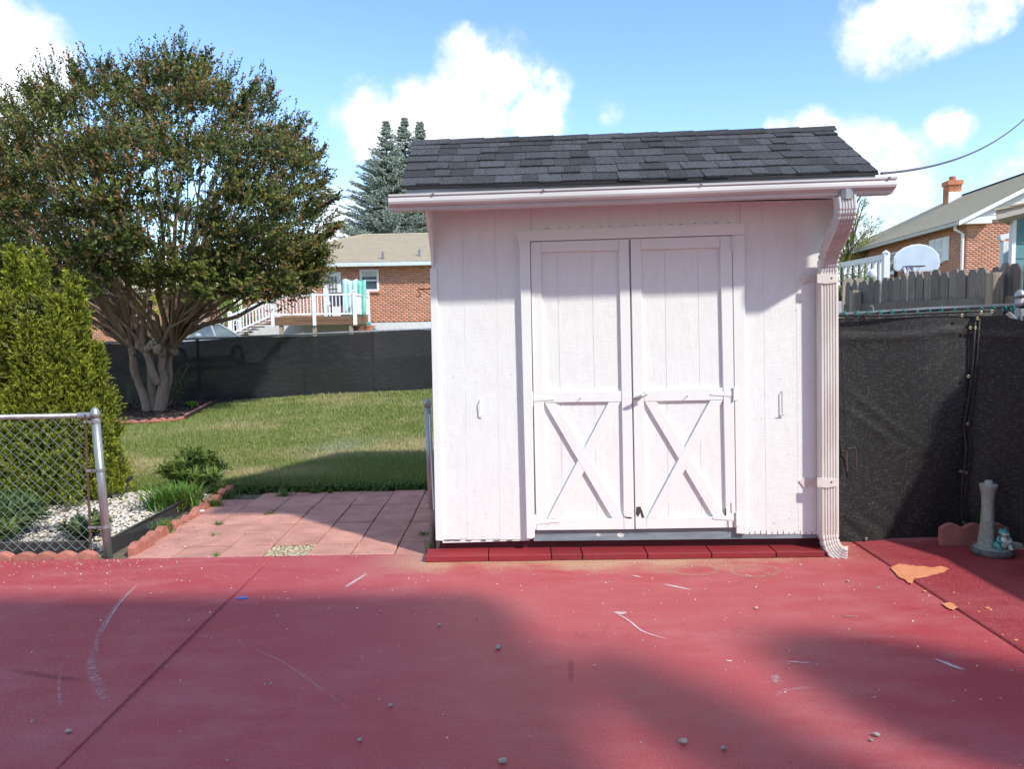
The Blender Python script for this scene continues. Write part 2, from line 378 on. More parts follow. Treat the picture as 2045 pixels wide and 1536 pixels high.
# marks on the paint: thin worn or chalky films, children of the slab
def film_mat(name, c, dens_lo, dens_hi, scale=40, amax=.8):
    m = bpy.data.materials.new(name); m.use_nodes = True; t = m.node_tree; t.nodes.clear()
    geo = N(t, 'ShaderNodeNewGeometry'); p = geo.outputs['Position']
    f = noise(t, p, scale, 5, .7); f2 = noise(t, p, scale*5, 3, .6)
    a = N(t, 'ShaderNodeAttribute', attribute_name='col').outputs['Fac']
    k = math_(t, 'MULTIPLY', mr(t, math_(t, 'ADD', math_(t, 'MULTIPLY', f, .6), math_(t, 'MULTIPLY', f2, .4)), dens_lo, dens_hi), a)
    b = N(t, 'ShaderNodeBsdfPrincipled', i_Base_Color=(*c, 1), i_Roughness=.85)
    tr = N(t, 'ShaderNodeBsdfTransparent')
    s = N(t, 'ShaderNodeMixShader', i_0=math_(t, 'MULTIPLY', k, amax), i_1=tr.outputs[0], i_2=b.outputs[0])
    N(t, 'ShaderNodeOutputMaterial', i_Surface=s.outputs[0]); return m
M_scuff = film_mat('chalky_scuff', (.62, .55, .56), .42, .66, amax=.5)
M_chalk = film_mat('white_paint_drip', (.75, .72, .74), .30, .6, 60, .75)
M_sandring = film_mat('sandy_ring', (.46, .33, .22), .42, .62, 50, .6)
M_darkscuff = film_mat('dark_scuff', (.14, .03, .045), .3, .6, 30, .34)
def ribbon(name, pts, w, m, parent, z=.004, closed=False):
    P = [PZ(x, y, z) for x, y in pts]
    # densify
    Q = []
    n = len(P); seg = n if closed else n-1
    for i in range(seg):
        a, b = P[i], P[(i+1) % n]
        pa, pb = P[(i-1) % n] if (closed or i) else a, P[(i+2) % n] if (closed or i+2 < n) else b
        for k in range(5):
            u = k/5; Q.append(.5*((2*a)+(b-pa)*u+(2*pa-5*a+4*b-pb)*u*u+(3*a-pa-3*b+pb)*u**3))
    if not closed: Q.append(P[-1])
    v = []; c = []; m_ = len(Q)
    for i, q in enumerate(Q):
        t = (Q[(i+1) % m_ if closed else min(i+1, m_-1)]-Q[(i-1) % m_ if closed else max(i-1, 0)]); t.z = 0; t.normalize(); s = Vector((-t.y, t.x, 0))
        taper = 1 if closed else math.sin(math.pi*min(1, max(0, (i+.5)/m_)))**.6
        for k in (-1, -.4, .4, 1):
            v.append(q+s*w*.5*k*(.6+.4*taper)); c.append(0 if abs(k) == 1 else taper)
    f = []
    for i in range(m_ if closed else m_-1):
        j = (i+1) % m_
        f += [(i*4+k, i*4+k+1, j*4+k+1, j*4+k) for k in range(3)]
    me = mesh_of(name, v, f, m); a = me.attributes.new('col', 'FLOAT_COLOR', 'POINT')
    for i, x in enumerate(c): a.data[i].color = (x, x, x, 1)
    o = bpy.data.objects.new(name, me); COL.objects.link(o); o.parent = parent; return o
def blot(name, pts, m, parent, z=.004, h=.0):
    P = [PZ(x, y, z) for x, y in pts]
    c = sum(P, Vector())/len(P); me = mesh_of(name, [c]+P+[c+(p-c)*.75 for p in P], [], m)
    n = len(P)
    f = [(0, n+1+i, n+1+(i+1) % n) for i in range(n)]+[(n+1+i, 1+i, 1+(i+1) % n, n+1+(i+1) % n) for i in range(n)]
    me = mesh_of(name, [c]+P+[c+(p-c)*.75 for p in P], f, m); a = me.attributes.new('col', 'FLOAT_COLOR', 'POINT')
    for i in range(len(me.vertices)):
        x = 0.0 if (1 <= i <= n and m is not M_orange) else 1.0; a.data[i].color = (x, x, x, 1)
    o = bpy.data.objects.new(name, me); COL.objects.link(o); o.parent = parent; return o
ribbon('scuff_mark', [(278,1165),(250,1190),(215,1235),(195,1275),(192,1310)], .035, M_scuff, patio)
ribbon('scuff_mark', [(272,1170),(235,1210),(205,1262)], .012, M_chalk, patio)
ribbon('scuff_mark', [(192,1290),(182,1330),(200,1380),(215,1400)], .06, M_scuff, patio)
ribbon('scuff_mark', [(122,1320),(118,1380),(122,1415)], .02, M_scuff, patio)
ribbon('scuff_mark', [(733,1146),(710,1160),(690,1173)], .03, M_chalk, patio)
ribbon('scuff_mark', [(722,1152),(703,1163),(688,1170)], .02, M_scuff, patio)
ribbon('scuff_mark', [(778,1127),(760,1132),(742,1134)], .02, M_scuff, patio)
ribbon('scuff_mark', [(1232,1226),(1256,1240),(1285,1262),(1330,1276)], .016, M_chalk, patio)
ribbon('scuff_mark', [(1229,1222),(1238,1225),(1250,1223)], .05, M_chalk, patio)
ribbon('scuff_mark', [(1325,1167),(1350,1172),(1378,1178)], .03, M_chalk, patio)
ribbon('scuff_mark', [(1260,1149),(1280,1153)], .02, M_chalk, patio)
ribbon('scuff_mark', [(1548,1392),(1565,1380),(1590,1375),(1622,1374)], .03, M_scuff, patio)
blot('scuff_mark', [(1535,1348),(1552,1346),(1566,1362),(1560,1370),(1545,1366)], M_scuff, patio)
ribbon('scuff_mark', [(1866,1316),(1890,1325),(1910,1333),(1926,1338)], .035, M_chalk, patio)
ribbon('scuff_mark', [(1450,1319),(1463,1321)], .02, M_chalk, patio)
ribbon('scuff_mark', [(1570,1321),(1620,1325)], .012, M_chalk, patio)
ribbon('scuff_mark', [(490,1290),(560,1320),(640,1375),(700,1420)], .015, M_scuff, patio)
ribbon('dark_scuff', [(1139,1315),(1141,1340),(1138,1365)], .035, M_darkscuff, patio)
ribbon('dark_scuff', [(20,1338),(90,1350),(170,1360)], .05, M_darkscuff, patio)
def proj(x, y, z):
    v = Vector((x, y, z))-CAM; return (1022.5+FPX*v.dot(_R)/v.dot(_F), 768-FPX*v.dot(_U)/v.dot(_F))
ribbon('dark_scuff', [proj(XJ0+.012, y_, .004) for y_ in (5.1, 4.7, 4.3, 3.9, 3.5, 3.1, 2.7)], .045, M_darkscuff, patio)
for cx, cy, rx, ry in ((1385,1139,48,10),(1508,1141,47,11)):
    ribbon('sandy_ring', [(cx+rx*math.cos(a*math.pi/6), cy+ry*math.sin(a*math.pi/6)) for a in range(12)], .05, M_sandring, patio, closed=True)
orange = [(1779,1134),(1797,1126),(1818,1129),(1836,1131),(1860,1134),(1878,1131),(1895,1136),(1885,1143),(1862,1149),(1845,1154),(1826,1156),(1820,1166),(1811,1161),(1796,1152),(1790,1145)]
def jag(p):
    q = []
    for i in range(len(p)):
        a, b = p[i], p[(i+1) % len(p)]
        for k in range(3):
            q.append((a[0]+(b[0]-a[0])*k/3+random.uniform(-2.2, 2.2), a[1]+(b[1]-a[1])*k/3+random.uniform(-1.1, 1.1)))
    return q
blot('bare_patch', jag(orange), M_orange, patio_r, z=.009)
blot('bare_patch', jag([(1880,1205),(1898,1203),(1914,1213),(1905,1219),(1890,1214)]), M_orange, patio_r, z=.009)
for x, y, r in ((1972,1214,6),(1978,1218,5),(1848,1181,4),(1955,1222,3),(2030,1278,5),(2003,1268,3),(1905,1184,3),(1935,1205,2.5)):
    blot('bare_patch', [(x+r*math.cos(a*1.05)*random.uniform(.6, 1.3), y+r*.45*math.sin(a*1.05)*random.uniform(.6, 1.3)) for a in range(6)], M_orange, patio_r, z=.009)

# ------------------------------------------------------------------ shed
SY = 5.25; PSI = .030
S0 = PY(1250, 900, SY); S0.z = 0
SN = Vector((-math.sin(PSI), -math.cos(PSI), 0)); SW = Vector((math.cos(PSI), -math.sin(PSI), 0))
def F(px, py, d=0.0):
    r = ray(px, py); return CAM + r*((S0+SN*d-CAM).dot(SN)/r.dot(SN))
def FP(mb, poly, d1, d0):
    fr = [F(x, y, d1) for x, y in poly]; mb.prism(fr, [p-SN*(d1-d0) for p in fr]); return mb
def fp(name, poly, d1, d0, m, parent, bevel=0.0, **k):
    return obj(name, FP(MB(), poly, d1, d0), m, parent, bevel=bevel, **k)
base = F(1260, 1090, 0); base.z = .04
shed = thing('garden_shed', 'white painted wooden shed with double X braced doors and a charcoal shingle roof', 'shed', base)
# siding boards of the front, split at the grooves
def lx(x0, y0, x1, y1, y): return x0+(x1-x0)*(y-y0)/(y1-y0)
gl = [(866, 881), (924, 933), (989, 998), (1060, 1063)]
tops = lambda x: 417.5-(x-860)*.0245
for i in range(3):
    (a0, a1), (b0, b1) = gl[i], gl[i+1]; g = .09
    fp('siding_board', [(a0+g, tops(a0)), (b0-g, tops(b0)), (b1-g, 1077), (a1+g, 1079)], 0, -.006, M_siding, shed, bevel=.0015)
gr = [(1478, 1480), (1523, 1530), (1588, 1594), (1672, 1668)]
for i in range(3):
    (a0, a1), (b0, b1) = gr[i], gr[i+1]; g = .09
    fp('siding_board', [(a0+g, tops(a0)), (b0-g, tops(b0)), (b1-g, 1067), (a1+g, 1068)], 0, -.006, M_siding, shed, bevel=.0015)
fp('siding_board', [(1061, tops(1061)), (1477, tops(1477)), (1477, 476), (1061, 486)], 0, -.006, M_siding, shed)
fp('wall_core', [(864, tops(864)), (1671, tops(1671)), (1667, 1064), (882, 1074)], -.0065, -.10, M_siding, shed)
# side and back walls
pL = F(866, 700, 0); pR = F(1668, 700, 0)
D = 2.35; zb = .13
def V3(p, d, z): q = p-SN*d; return (q.x, q.y, z)
RIDGE = .40
zr0 = 2.93; zf = 2.40
for nm, p, s in (('side_wall', pL, 1), ('side_wall', pR, -1)):
    mb = MB(); o = SW*(.02*s)
    pr = [(.0, zb), (D, zb), (D, 1.98), (RIDGE, zr0-.05), (0, zf)]
    f1 = [Vector(V3(p, d+.021, z)) for d, z in pr]; mb.prism(f1, [q+o for q in f1]); obj(nm, mb, M_siding, shed)
mb = MB(); a = Vector(V3(pL, D+.02, zb)); b = Vector(V3(pR, D+.02, zb)); up = Vector((0, 0, 1.85))
mb.prism([a, b, b+up, a+up], [q-SN*.02 for q in (a, b, b+up, a+up)]); obj('back_wall', mb, M_siding, shed)
# corner boards
fp('corner_board', [(858.5, 536), (872, 536), (885, 1081), (870, 1080)], .018, -.03, M_white, shed, bevel=.002)
fp('corner_board', [(1654, 515), (1669, 515), (1669, 1066), (1656, 1067)], .018, -.03, M_white, shed, bevel=.002)
# curved cheek brackets under the eave at both ends
for s, px in ((1, 862), (-1, 1669)):
    p0 = F(px, 536 if s > 0 else 518, 0); zt = 2.395
    z0 = p0.z; prof = [(0, z0), (.02, z0+.04)]
    for k in range(1, 8):
        u = k/7; prof.append((.02+.25*(1-(1-u)**1.0)**1.5, z0+.04+(zt-.06-z0-.04)*u))
    prof += [(.275, zt), (0, zt)]
    f1 = [Vector((p0.x, p0.y, 0))+SN*(d+.0005)+Vector((0, 0, z)) for d, z in prof]
    mb = MB().prism(f1, [q+SW*(.018*s) for q in f1]); obj('eave_bracket', mb, M_white, shed)
# soffit
q = [F(846, 414, .29), F(1706, 389, .29)]; zs = 2.395
l0 = Vector((q[0].x, q[0].y, 0)); r0 = Vector((q[1].x, q[1].y, 0))
mb = MB(); f1 = [l0+Vector((0,0,zs)), r0+Vector((0,0,zs)), r0+Vector((0,0,zs+.018)), l0+Vector((0,0,zs+.018))]
mb.prism(f1, [v-SN*.29 for v in f1]); obj('soffit', mb, M_white, shed)
f1 = [l0+SN*.02+Vector((0,0,zs-.012)), r0+SN*.02+Vector((0,0,zs-.012)), r0+SN*.02+Vector((0,0,zs+.11)), l0+SN*.02+Vector((0,0,zs+.11))]
mb = MB().prism(f1, [v-SN*.018 for v in f1]); obj('fascia', mb, M_white, shed)
# roof deck
eL = F(800, 373, .35); eR = F(1755, 344, .35); ed = .35
# ridge at setback RIDGE behind wall
rL = F(826, 287, -RIDGE); rR = F(1660, 259, -RIDGE)
def roofpt(u, v, h=0.0):                  # u along eave 0..1, v eave->ridge 0..1
    a = eL.lerp(eR, u); b = rL.lerp(rR, u); p = a.lerp(b, v)
    n = (rL-eL).cross(eR-eL).normalized(); n = n if n.z > 0 else -n
    return p+n*h
mb = MB(); f1 = [roofpt(0, 0, -.002), roofpt(1, 0, -.002), roofpt(1, 1, -.002), roofpt(0, 1, -.002)]
mb.prism(f1, [v-Vector((0,0,.014)) for v in f1]); obj('roof_deck', mb, M_black, shed)
bk = [rL-SN*(D-RIDGE+.25)+Vector((0,0,-.95)), rR-SN*(D-RIDGE+.25)+Vector((0,0,-.95))]
f1 = [rL, rR, bk[1], bk[0]]; mb = MB().prism(f1, [v-Vector((0,0,.02)) for v in f1]); obj('back_roof_slope', mb, M_shingle, shed)
rw = (eR-eL).length
NR = 6
for r in range(NR):
    u = 0.0; off = random.random()*.1
    rows = []
    while u < rw-.03:
        w = random.choice([.085, .10, .12, .14, .15, .17, .20]); w = min(w, rw-u)
        if rw-u-w < .06: w = rw-u
        rows.append((u, u+w)); u += w
    for (a, b) in rows:
        thick = random.choice([.004, .006, .012]); v0 = r/NR-.006; v1 = (r+1)/NR+.02
        dv = random.choice([0, 0, .012]) if thick > .005 else .012
        g = .0012/rw*1
        wv = .004*math.sin(a*3+r)
        c4 = [roofpt(a/rw+g, v0+dv+wv, .004+thick), roofpt(b/rw-g, v0+dv+wv, .004+thick), roofpt(b/rw-g, v1, .003), roofpt(a/rw+g, v1, .003)]
        c4b = [roofpt(a/rw+g, v0+dv+wv, .0), roofpt(b/rw-g, v0+dv+wv, .0), roofpt(b/rw-g, v1, -.001), roofpt(a/rw+g, v1, -.001)]
        obj('shingle', MB().prism(c4, c4b), M_shingle, shed)
for k in range(12):                        # ridge caps
    a = k/12-.003; b = (k+1)/12+.006; t0 = .012; t1 = .018
    A = roofpt(a, .935, t0); B = roofpt(b, .935, t1); C = roofpt(b, 1.0, t1+.012); Dd = roofpt(a, 1.0, t0+.012)
    bkv = -SN*.11+Vector((0,0,-.04))
    mb = MB(); lo = Vector((0,0,-.006))
    mb.add([A, B, C, Dd, C+bkv, Dd+bkv, A+lo, B+lo, C+lo, Dd+lo, C+bkv+lo, Dd+bkv+lo], [(0,1,2,3), (3,2,4,5), (6,9,8,7), (9,11,10,8), (0,6,7,1), (1,7,8,2), (2,8,10,4), (3,5,11,9), (0,3,9,6), (4,10,11,5)])
    obj('ridge_cap', mb, M_shingle, shed)
# drip edge (visible below the shingles)
f1 = [F(812, 374.5, .335), F(1748, 346, .335), F(1748, 360, .335), F(812, 388, .335)]
obj('drip_edge', MB().prism(f1, [v-SN*.006 for v in f1]), M_flash, shed)
# K style gutter
gl_, gr_ = F(775, 388, .455), F(1792, 352, .455)
gz_l = gl_; 
prof = [(0, 0), (0, -.012), (-.010, -.016), (-.004, -.028), (-.001, -.045), (-.006, -.058), (-.022, -.068), (-.040, -.074), (-.042, -.092), (-.135, -.092), (-.135, .006), (-.132, .006), (-.132, -.088), (-.046, -.088), (-.044, -.076), (-.024, -.064), (-.010, -.056), (-.005, -.044), (-.008, -.028), (-.014, -.018), (-.012, -.003), (-.016, 0)]
def gut(p): return [p+SN*d+Vector((0,0,z)) for d, z in prof]
gutter = obj('gutter', MB().prism(gut(gl_), gut(gr_)), M_gutter, shed)
for p, s in ((gl_, 1), (gr_, -1)):
    pr = prof[:11]; f1 = [p+SN*d+Vector((0,0,z)) for d, z in pr]
    obj('gutter_end_cap', MB().prism(f1, [v+SW*(.003*s) for v in f1]), M_gutter, gutter)
for u in (.09, .31, .62, .985):
    p = gl_.lerp(gr_, u); mb = MB().tube([p+Vector((0,0,-.006))+SN*.004, p+Vector((0,0,-.006))-SN*.13], .004, 6)
    mb.ball(p+Vector((0,0,-.006))+SN*.004, .008, 8, 5); obj('gutter_spike', mb, M_metal, gutter)
# downspout
def sweep(mb, path, wdt, dep, ribs=5):
    """path: list of (centre, across, toward, scale)"""
    sec = [(-wdt/2, -dep/2), (wdt/2, -dep/2), (wdt/2, dep/2-.008), (wdt/2-.008, dep/2)]
    for k in range(ribs):
        x = wdt*.30-(wdt*.60)*k/(ribs-1)
        sec += [(x+.0055, dep/2), (x+.003, dep/2-.0055), (x-.003, dep/2-.0055), (x-.0055, dep/2)]
    sec += [(-wdt/2+.008, dep/2), (-wdt/2, dep/2-.008)]
    n = len(sec); vs = []
    for c, u, v, s in path: vs += [c+u*a*s+v*b*s for a, b in sec]
    fs = [(i*n+k, i*n+(k+1) % n, (i+1)*n+(k+1) % n, (i+1)*n+k) for i in range(len(path)-1) for k in range(n)]
    fs += [tuple(range(n-1, -1, -1)), tuple(range((len(path)-1)*n, len(path)*n))]
    mb.add(vs, fs)
def build_path(ctrl, acc=()):
    """ctrl: points; smooth bends with accordion creases"""
    out = []
    for i, c in enumerate(ctrl):
        t = (ctrl[min(i+1, len(ctrl)-1)]-ctrl[max(i-1, 0)]).normalized()
        v = SN-t*SN.dot(t); v.normalize(); u = t.cross(v).normalized()
        if u.dot(SW) < 0: u = -u
        s = 1.0
        if i in acc: s = .91
        out.append((c, u, v, s))
    return out
wsp, dsp = .115, .075
top = F(1687, 392, .40); wallx = F(1651, 560, .05)
P0 = top; P1 = F(1689, 430, .40); P2 = F(1652, 520, .05); P3 = F(1652, 548, .05)
def bend(a, b, c, n):                     # quadratic arc
    return [a.lerp(b, k/n).lerp(b.lerp(c, k/n), k/n) for k in range(n+1)]
upper = [P0] + bend(P1+Vector((0,0,.05)), P1+Vector((0,0,-.03)), P1.lerp(P2, .35), 18) + bend(P1.lerp(P2, .62), P2+Vector((0,0,.02)), P3, 18)
acc = {i for i in range(3, 18, 3)} | {i for i in range(22, 38, 3)}
dsh = thing('downspout', 'cream corrugated downspout running down the right end of the white shed', 'downspout', F(1652, 1075, .05))
mb = MB(); sweep(mb, build_path(upper, acc), wsp, dsp); obj('upper_elbow', mb, M_gutter, dsh)
mb = MB(); sweep(mb, build_path([F(1652, 540, .05), F(1653, 760, .05), F(1654, 1072, .05)]), wsp*1.05, dsp); obj('straight_pipe', mb, M_spout, dsh)
E0 = F(1654, 1062, .052); E1 = F(1655, 1106, .07); E2 = F(1692, 1111, .12)
lower = [E0+Vector((0,0,.03))] + bend(E0, E1, E2, 20)
mb = MB(); sweep(mb, build_path(lower, {i for i in range(2, 20, 3)}), wsp*1.0, dsp*.95); obj('lower_elbow', mb, M_spout, dsh)
mb = MB(); mb.tube([P0+Vector((0,0,.04)), P0+Vector((0,0,-.02))], .05, 12); obj('outlet', mb, M_metal, dsh)
for py, ti in ((556, -.01), (964, .01)):
    y = py
    st = obj('strap', FP(MB(), [(1632, y-9), (1670, y-8), (1671, y+8), (1651, y+11), (1632, y+9)], .095, .088), M_spout, dsh, bevel=.001)
    FPm = FP(MB(), [(1596, y-3), (1606, y-10), (1620, y-8), (1634, y-9), (1634, y+7), (1620, y+6), (1606, y+10)], .008, .0)
    obj('strap_end', FPm, M_spout, st)
    mb = MB(); mb.ball(F(1661, y-1, .096), .006, 6, 4); obj('screw', mb, M_rust, st)

# door casing, header
fp('door_casing', [(1037, 481), (1058, 481), (1068, 1060), (1068, 1073), (1062, 1077), (1052, 1076)], .040, 0, M_white, shed, bevel=.002)
fp('door_casing', [(1463, 469), (1487, 469), (1491, 1067), (1471, 1066)], .026, 0, M_white, shed, bevel=.002)
fp('header_board', [(1029, 461), (1487, 444.5), (1487, 468), (1036, 482)], .032, 0, M_white, shed, bevel=.002)
fp('sill', [(1064, 1052), (1634, 1048), (1634, 1075), (1066, 1081)], -.003, -.09, M_greysill, shed)
fp('bottom_trim', [(884, 1077), (1052, 1074), (1058, 1080), (884, 1085)], -.004, -.03, M_white, shed)
fp('skid_beam', [(879, 1080), (1645, 1070), (1645, 1102), (879, 1106)], -.045, -.16, M_redwood, shed)
# paint splotches on the sill
for x, y, r in ((1195, 1068, 5), (1240, 1069, 8)):
    fp('paint_splotch', [(x+r*math.cos(a*.9)*random.uniform(.6, 1.2), y+r*.6*math.sin(a*.9)*random.uniform(.6, 1.2)) for a in range(7)], -.003, -.005, M_white, shed)
def door(side):
    if side == 'l':
        o = dict(tl=(1059, 483.5), tr=(1255.5, 477.5), bl=(1071.5, 1059.5), br=(1267, 1057.5)); il = (1079, 1086, 1092); ir = (1236, 1241, 1246); lab = 'left door leaf with a strap hinge on its left edge'
    else:
        o = dict(tl=(1259.5, 477), tr=(1461.5, 471), bl=(1269.5, 1057), br=(1469.5, 1054)); il = (1279, 1286, 1291); ir = (1438, 1444, 1450); lab = 'right door leaf carrying the metal turn handle'
    c = F(*o['bl'], 0)
    d = bpy.data.objects.new('door', None); COL.objects.link(d); d.parent = shed; d.location = c-base; d['label'] = lab
    # panel
    L, Rr = o['tl'], o['tr']; Lb, Rb = o['bl'], o['br']
    xs = [0, .27, .62, 1] if side == 'l' else [0, .33, .66, 1]
    for a, b in zip(xs, xs[1:]):
        P = lambda A, B, k: (A[0]+(B[0]-A[0])*k, A[1]+(B[1]-A[1])*k)
        ea = .0 if a == 0 else .0009; eb = 0 if b == 1 else .0009
        fp('door_panel', [P(L, Rr, a+ea), P(L, Rr, b-eb), P(Lb, Rb, b-eb), P(Lb, Rb, a+ea)], .004, -.004, M_siding, d, bevel=.001)
    f1, f0 = .024, 0
    il_t, il_m, il_b = il; ir_t, ir_m, ir_b = ir
    ty = 504 if side == 'l' else 497; 
    if side == 'l':
        t1, t2 = 504, 499.5; m1, m2, m3, m4 = 783.5, 781.5, 804, 802.5; b1, b2 = 1037.5, 1036
    else:
        t1, t2 = 498.5, 494; m1, m2, m3, m4 = 781, 775, 802, 799; b1, b2 = 1036.5, 1032
    # stiles
    fp('stile', [L, (il_t, L[1]-.6), (il_b, b1), (il_b+.5, Lb[1]-.1), Lb], f1, f0, M_white, d, bevel=.0015)
    fp('stile', [(ir_t, Rr[1]+.6), Rr, Rb, (ir_b+.5, Rb[1]+.1), (ir_b, b2)], f1, f0, M_white, d, bevel=.0015)
    fp('top_rail', [(il_t+.5, L[1]-.6), (ir_t-.5, Rr[1]+.6), (ir_t-.3, t2), (il_t+.5, t1)], f1-.001, f0, M_white, d, bevel=.0015)
    fp('middle_rail', [(il_m+.3, m1), (ir_m-.5, m2), (ir_m-.3, m4), (il_m+.4, m3)], f1-.001, f0, M_white, d, bevel=.0015)
    fp('bottom_rail', [(il_b+.5, b1), (ir_b-.5, b2), (ir_b, Rb[1]+.2), (il_b+.5, Lb[1]-.2)], f1-.001, f0, M_white, d, bevel=.0015)
    if side == 'l':
        A = [(1087.5, 805), (1110, 805), (1246, 1035.5), (1222.5, 1036)]; B = [(1215.5, 803.5), (1239, 803.5), (1117, 1036.5), (1093, 1036.8)]
        fp('brace', A, f1-.001, 0, M_white, d, bevel=.0015); over = (A, B)
    else:
        A = [(1418, 800.5), (1443, 800), (1316, 1035.5), (1292.5, 1036)]; B = [(1288, 802.8), (1311, 802.3), (1448, 1031.5), (1424, 1032)]
        fp('brace', A, f1-.001, 0, M_white, d, bevel=.0015)
    # second brace butts against the first one
    A = np.array(A); B = np.array(B)
    def cut(p, q, e0, e1):                # intersection of line p-q with edge e0-e1
        p, q, e0, e1 = map(np.array, (p, q, e0, e1)); r = q-p; s = e1-e0
        k = (np.cross(e0-p, s))/np.cross(r, s); return tuple(p+r*k)
    Eleft = (A[0], A[3]); Eright = (A[1], A[2])
    up_e, dn_e = (Eright, Eleft) if side == 'l' else (Eleft, Eright)
    u0 = cut(B[0], B[3], *up_e); u1 = cut(B[1], B[2], *up_e); d0_ = cut(B[0], B[3], *dn_e); d1_ = cut(B[1], B[2], *dn_e)
    fp('brace', [tuple(B[0]), tuple(B[1]), u1, u0], f1-.002, 0, M_white, d, bevel=.0015)
    fp('brace', [d0_, d1_, tuple(B[2]), tuple(B[3])], f1-.002, 0, M_white, d, bevel=.0015)
    # hinges
    def hinge(plate, strap):
        h = obj('hinge', FP(MB(), plate, .030, .020), M_white, d, bevel=.001)
        if strap: obj('hinge_strap', FP(MB(), strap, .0275, .022), M_white, h)
        x = (plate[1][0] if side == 'l' else plate[0][0]); 
        obj('hinge_pin', MB().tube([F(x, plate[0][1]-1, .034), F(x, plate[2][1]+1, .034)], .006, 6), M_white, h)
    if side == 'l':
        hinge([(1047, 485), (1056.5, 485), (1056.5, 513), (1048, 512)], None)
        hinge([(1056, 783), (1063, 784), (1064, 811), (1057, 810)], [(1065, 790), (1107, 797), (1107, 798.5), (1066, 802)])
        hinge([(1061, 1029), (1069, 1030), (1070, 1057), (1062, 1054)], [(1071, 1036), (1117, 1041), (1118, 1043), (1071, 1048)])
    else:
        hinge([(1463, 474), (1473, 473), (1475, 499), (1465, 500)], None)
        hinge([(1466, 774), (1473, 774), (1474, 799), (1467, 800)], [(1419, 786), (1464, 781), (1465, 792), (1419, 789)])
        hinge([(1471, 1024), (1478, 1024), (1478, 1050), (1472, 1051)], [(1424, 1034), (1468, 1028), (1469, 1040), (1425, 1037)])
    # nail on the middle rail
    nx, ny = (1158, 797) if side == 'l' else (1371, 793)
    obj('nail', MB().tube([F(nx, ny, .02), F(nx+3, ny-4, .05)], .003, 5), M_metal, d)
    # damage
    if side == 'l':
        fp('rotten_patch', [(1247, 1030), (1251, 1033), (1257, 1033), (1264, 1035), (1259, 1036.5), (1249, 1035)], .0255, .02, M_rot, d)
    else:
        fp('rotten_patch', [(1271, 1013), (1279, 1012), (1283, 1022), (1287, 1034), (1282, 1035), (1279, 1024), (1274, 1033), (1270, 1027)], .0255, .02, M_rot, d)
        for x, y0, y1, w in ((1449, 1015, 1031, 3), (1460, 1004, 1026, 2), (1454, 1040, 1054, 2.5), (1464, 1042, 1055, 2)):
            fp('paint_crack', [(x-w/2, y0), (x+w/3, y0+2), (x+w/2, y1), (x-w/4, y1-1)], .0252, .02, M_rot, d)
    if side == 'r':
        h = obj('turn_handle', MB().tube([F(1264, 797.5, .075), F(1272, 795, .078), F(1281, 791.5, .078), F(1292, 788.5, .075)], [.006, .011, .011, .006], 8), M_metal, d, smooth=True)
        obj('handle_shaft', MB().tube([F(1277, 794, .02), F(1277, 793, .075)], [.014, .009], 8), M_metal, h)
door('l'); door('r')
# little bent hooks on the siding
obj('wall_hook', MB().tube([F(958, 800, 0), F(960, 799, .016), F(958, 806, .018), F(958, 822, .012), F(958, 830, .012), F(965, 830, .016)], .004, 6), M_white, shed)
obj('wall_hook', MB().tube([F(1562, 781, 0), F(1562, 784, .016), F(1561.5, 800, .014), F(1562, 826, .014), F(1567, 829, .016), F(1555, 830, .014)], .0032, 6), M_metal, shed)
# exposed-paint seam over the header
for k in range(16):
    x = 1095+k*24+random.uniform(-8, 8); y = 455-(x-1100)*.032+random.uniform(-.8, .8); w = random.uniform(2, 9)
    fp('paint_crack', [(x, y), (x+w, y-.6), (x+w, y+.4), (x, y+.6)], .0015, -.001, M_rot, shed)
for x in (886, 905, 930, 960, 985, 1012):
    fp('paint_crack', [(x, 1079.6), (x+random.uniform(8, 22), 1079), (x+10, 1080.4)], .002, -.006, M_rot, shed)
for k in range(12):
    x = 1496+k*11.3; fp('paint_crack', [(x, 1067), (x+.8, 1062-random.uniform(0, 4)), (x+1.6, 1067)], .0015, -.001, M_rot, shed)
for k in range(34):
    x = random.choice([random.uniform(890, 1040), random.uniform(1495, 1620)]); y = random.uniform(560, 1060)
    obj('nail_head', MB().ball(F(x, y, .0005), (.0028, .0015, .0028), 6, 4), random.choice([M_rot, M_metal, M_white]), shed)
# plant hook on the left side wall
ph = thing('plant_hook', 'thin rusty iron plant hook fixed to the left side of the white shed', 'hook', F(866, 590, -.7))
c0 = PY(862, 577, 5.95)
obj('hook_arm', MB().tube([PY(866, 577, 5.95), PY(836, 577.5, 5.95), PY(833, 580, 5.95), PY(840, 588, 5.95), PY(839, 592, 5.95), PY(834, 593, 5.95), PY(831.5, 589, 5.95)], .0035, 6), M_rust, ph)
obj('hook_brace', MB().tube([PY(842, 578, 5.95), PY(866, 592, 5.95)], .003, 6), M_rust, ph)

# ------------------------------------------------------------------ brick step
stp = thing('brick_step', 'low step of red painted bricks laid flat along the foot of the white shed', 'step', PZ(1250, 1112, 0))
jx = [848, 975, 1101, 1163, 1293, 1421, 1550, 1648]
for a, b in zip(jx, jx[1:]):
    ya = 1111.5-(a-848)*.0125; yb = 1111.5-(b-848)*.0125
    A = PZ(a+.8, ya, .042); B = PZ(b-.8, yb, .042)
    yj = random.uniform(-.004, .004)
    mb = MB(); f1 = [(A.x, A.y+yj, .001), (B.x, B.y+yj, .001), (B.x, B.y+yj, .042), (A.x, A.y+yj, .042)]
    mb.prism(f1, [(x, y+.19, z) for x, y, z in f1]); obj('brick', mb, M_redbrick, stp, bevel=.004)

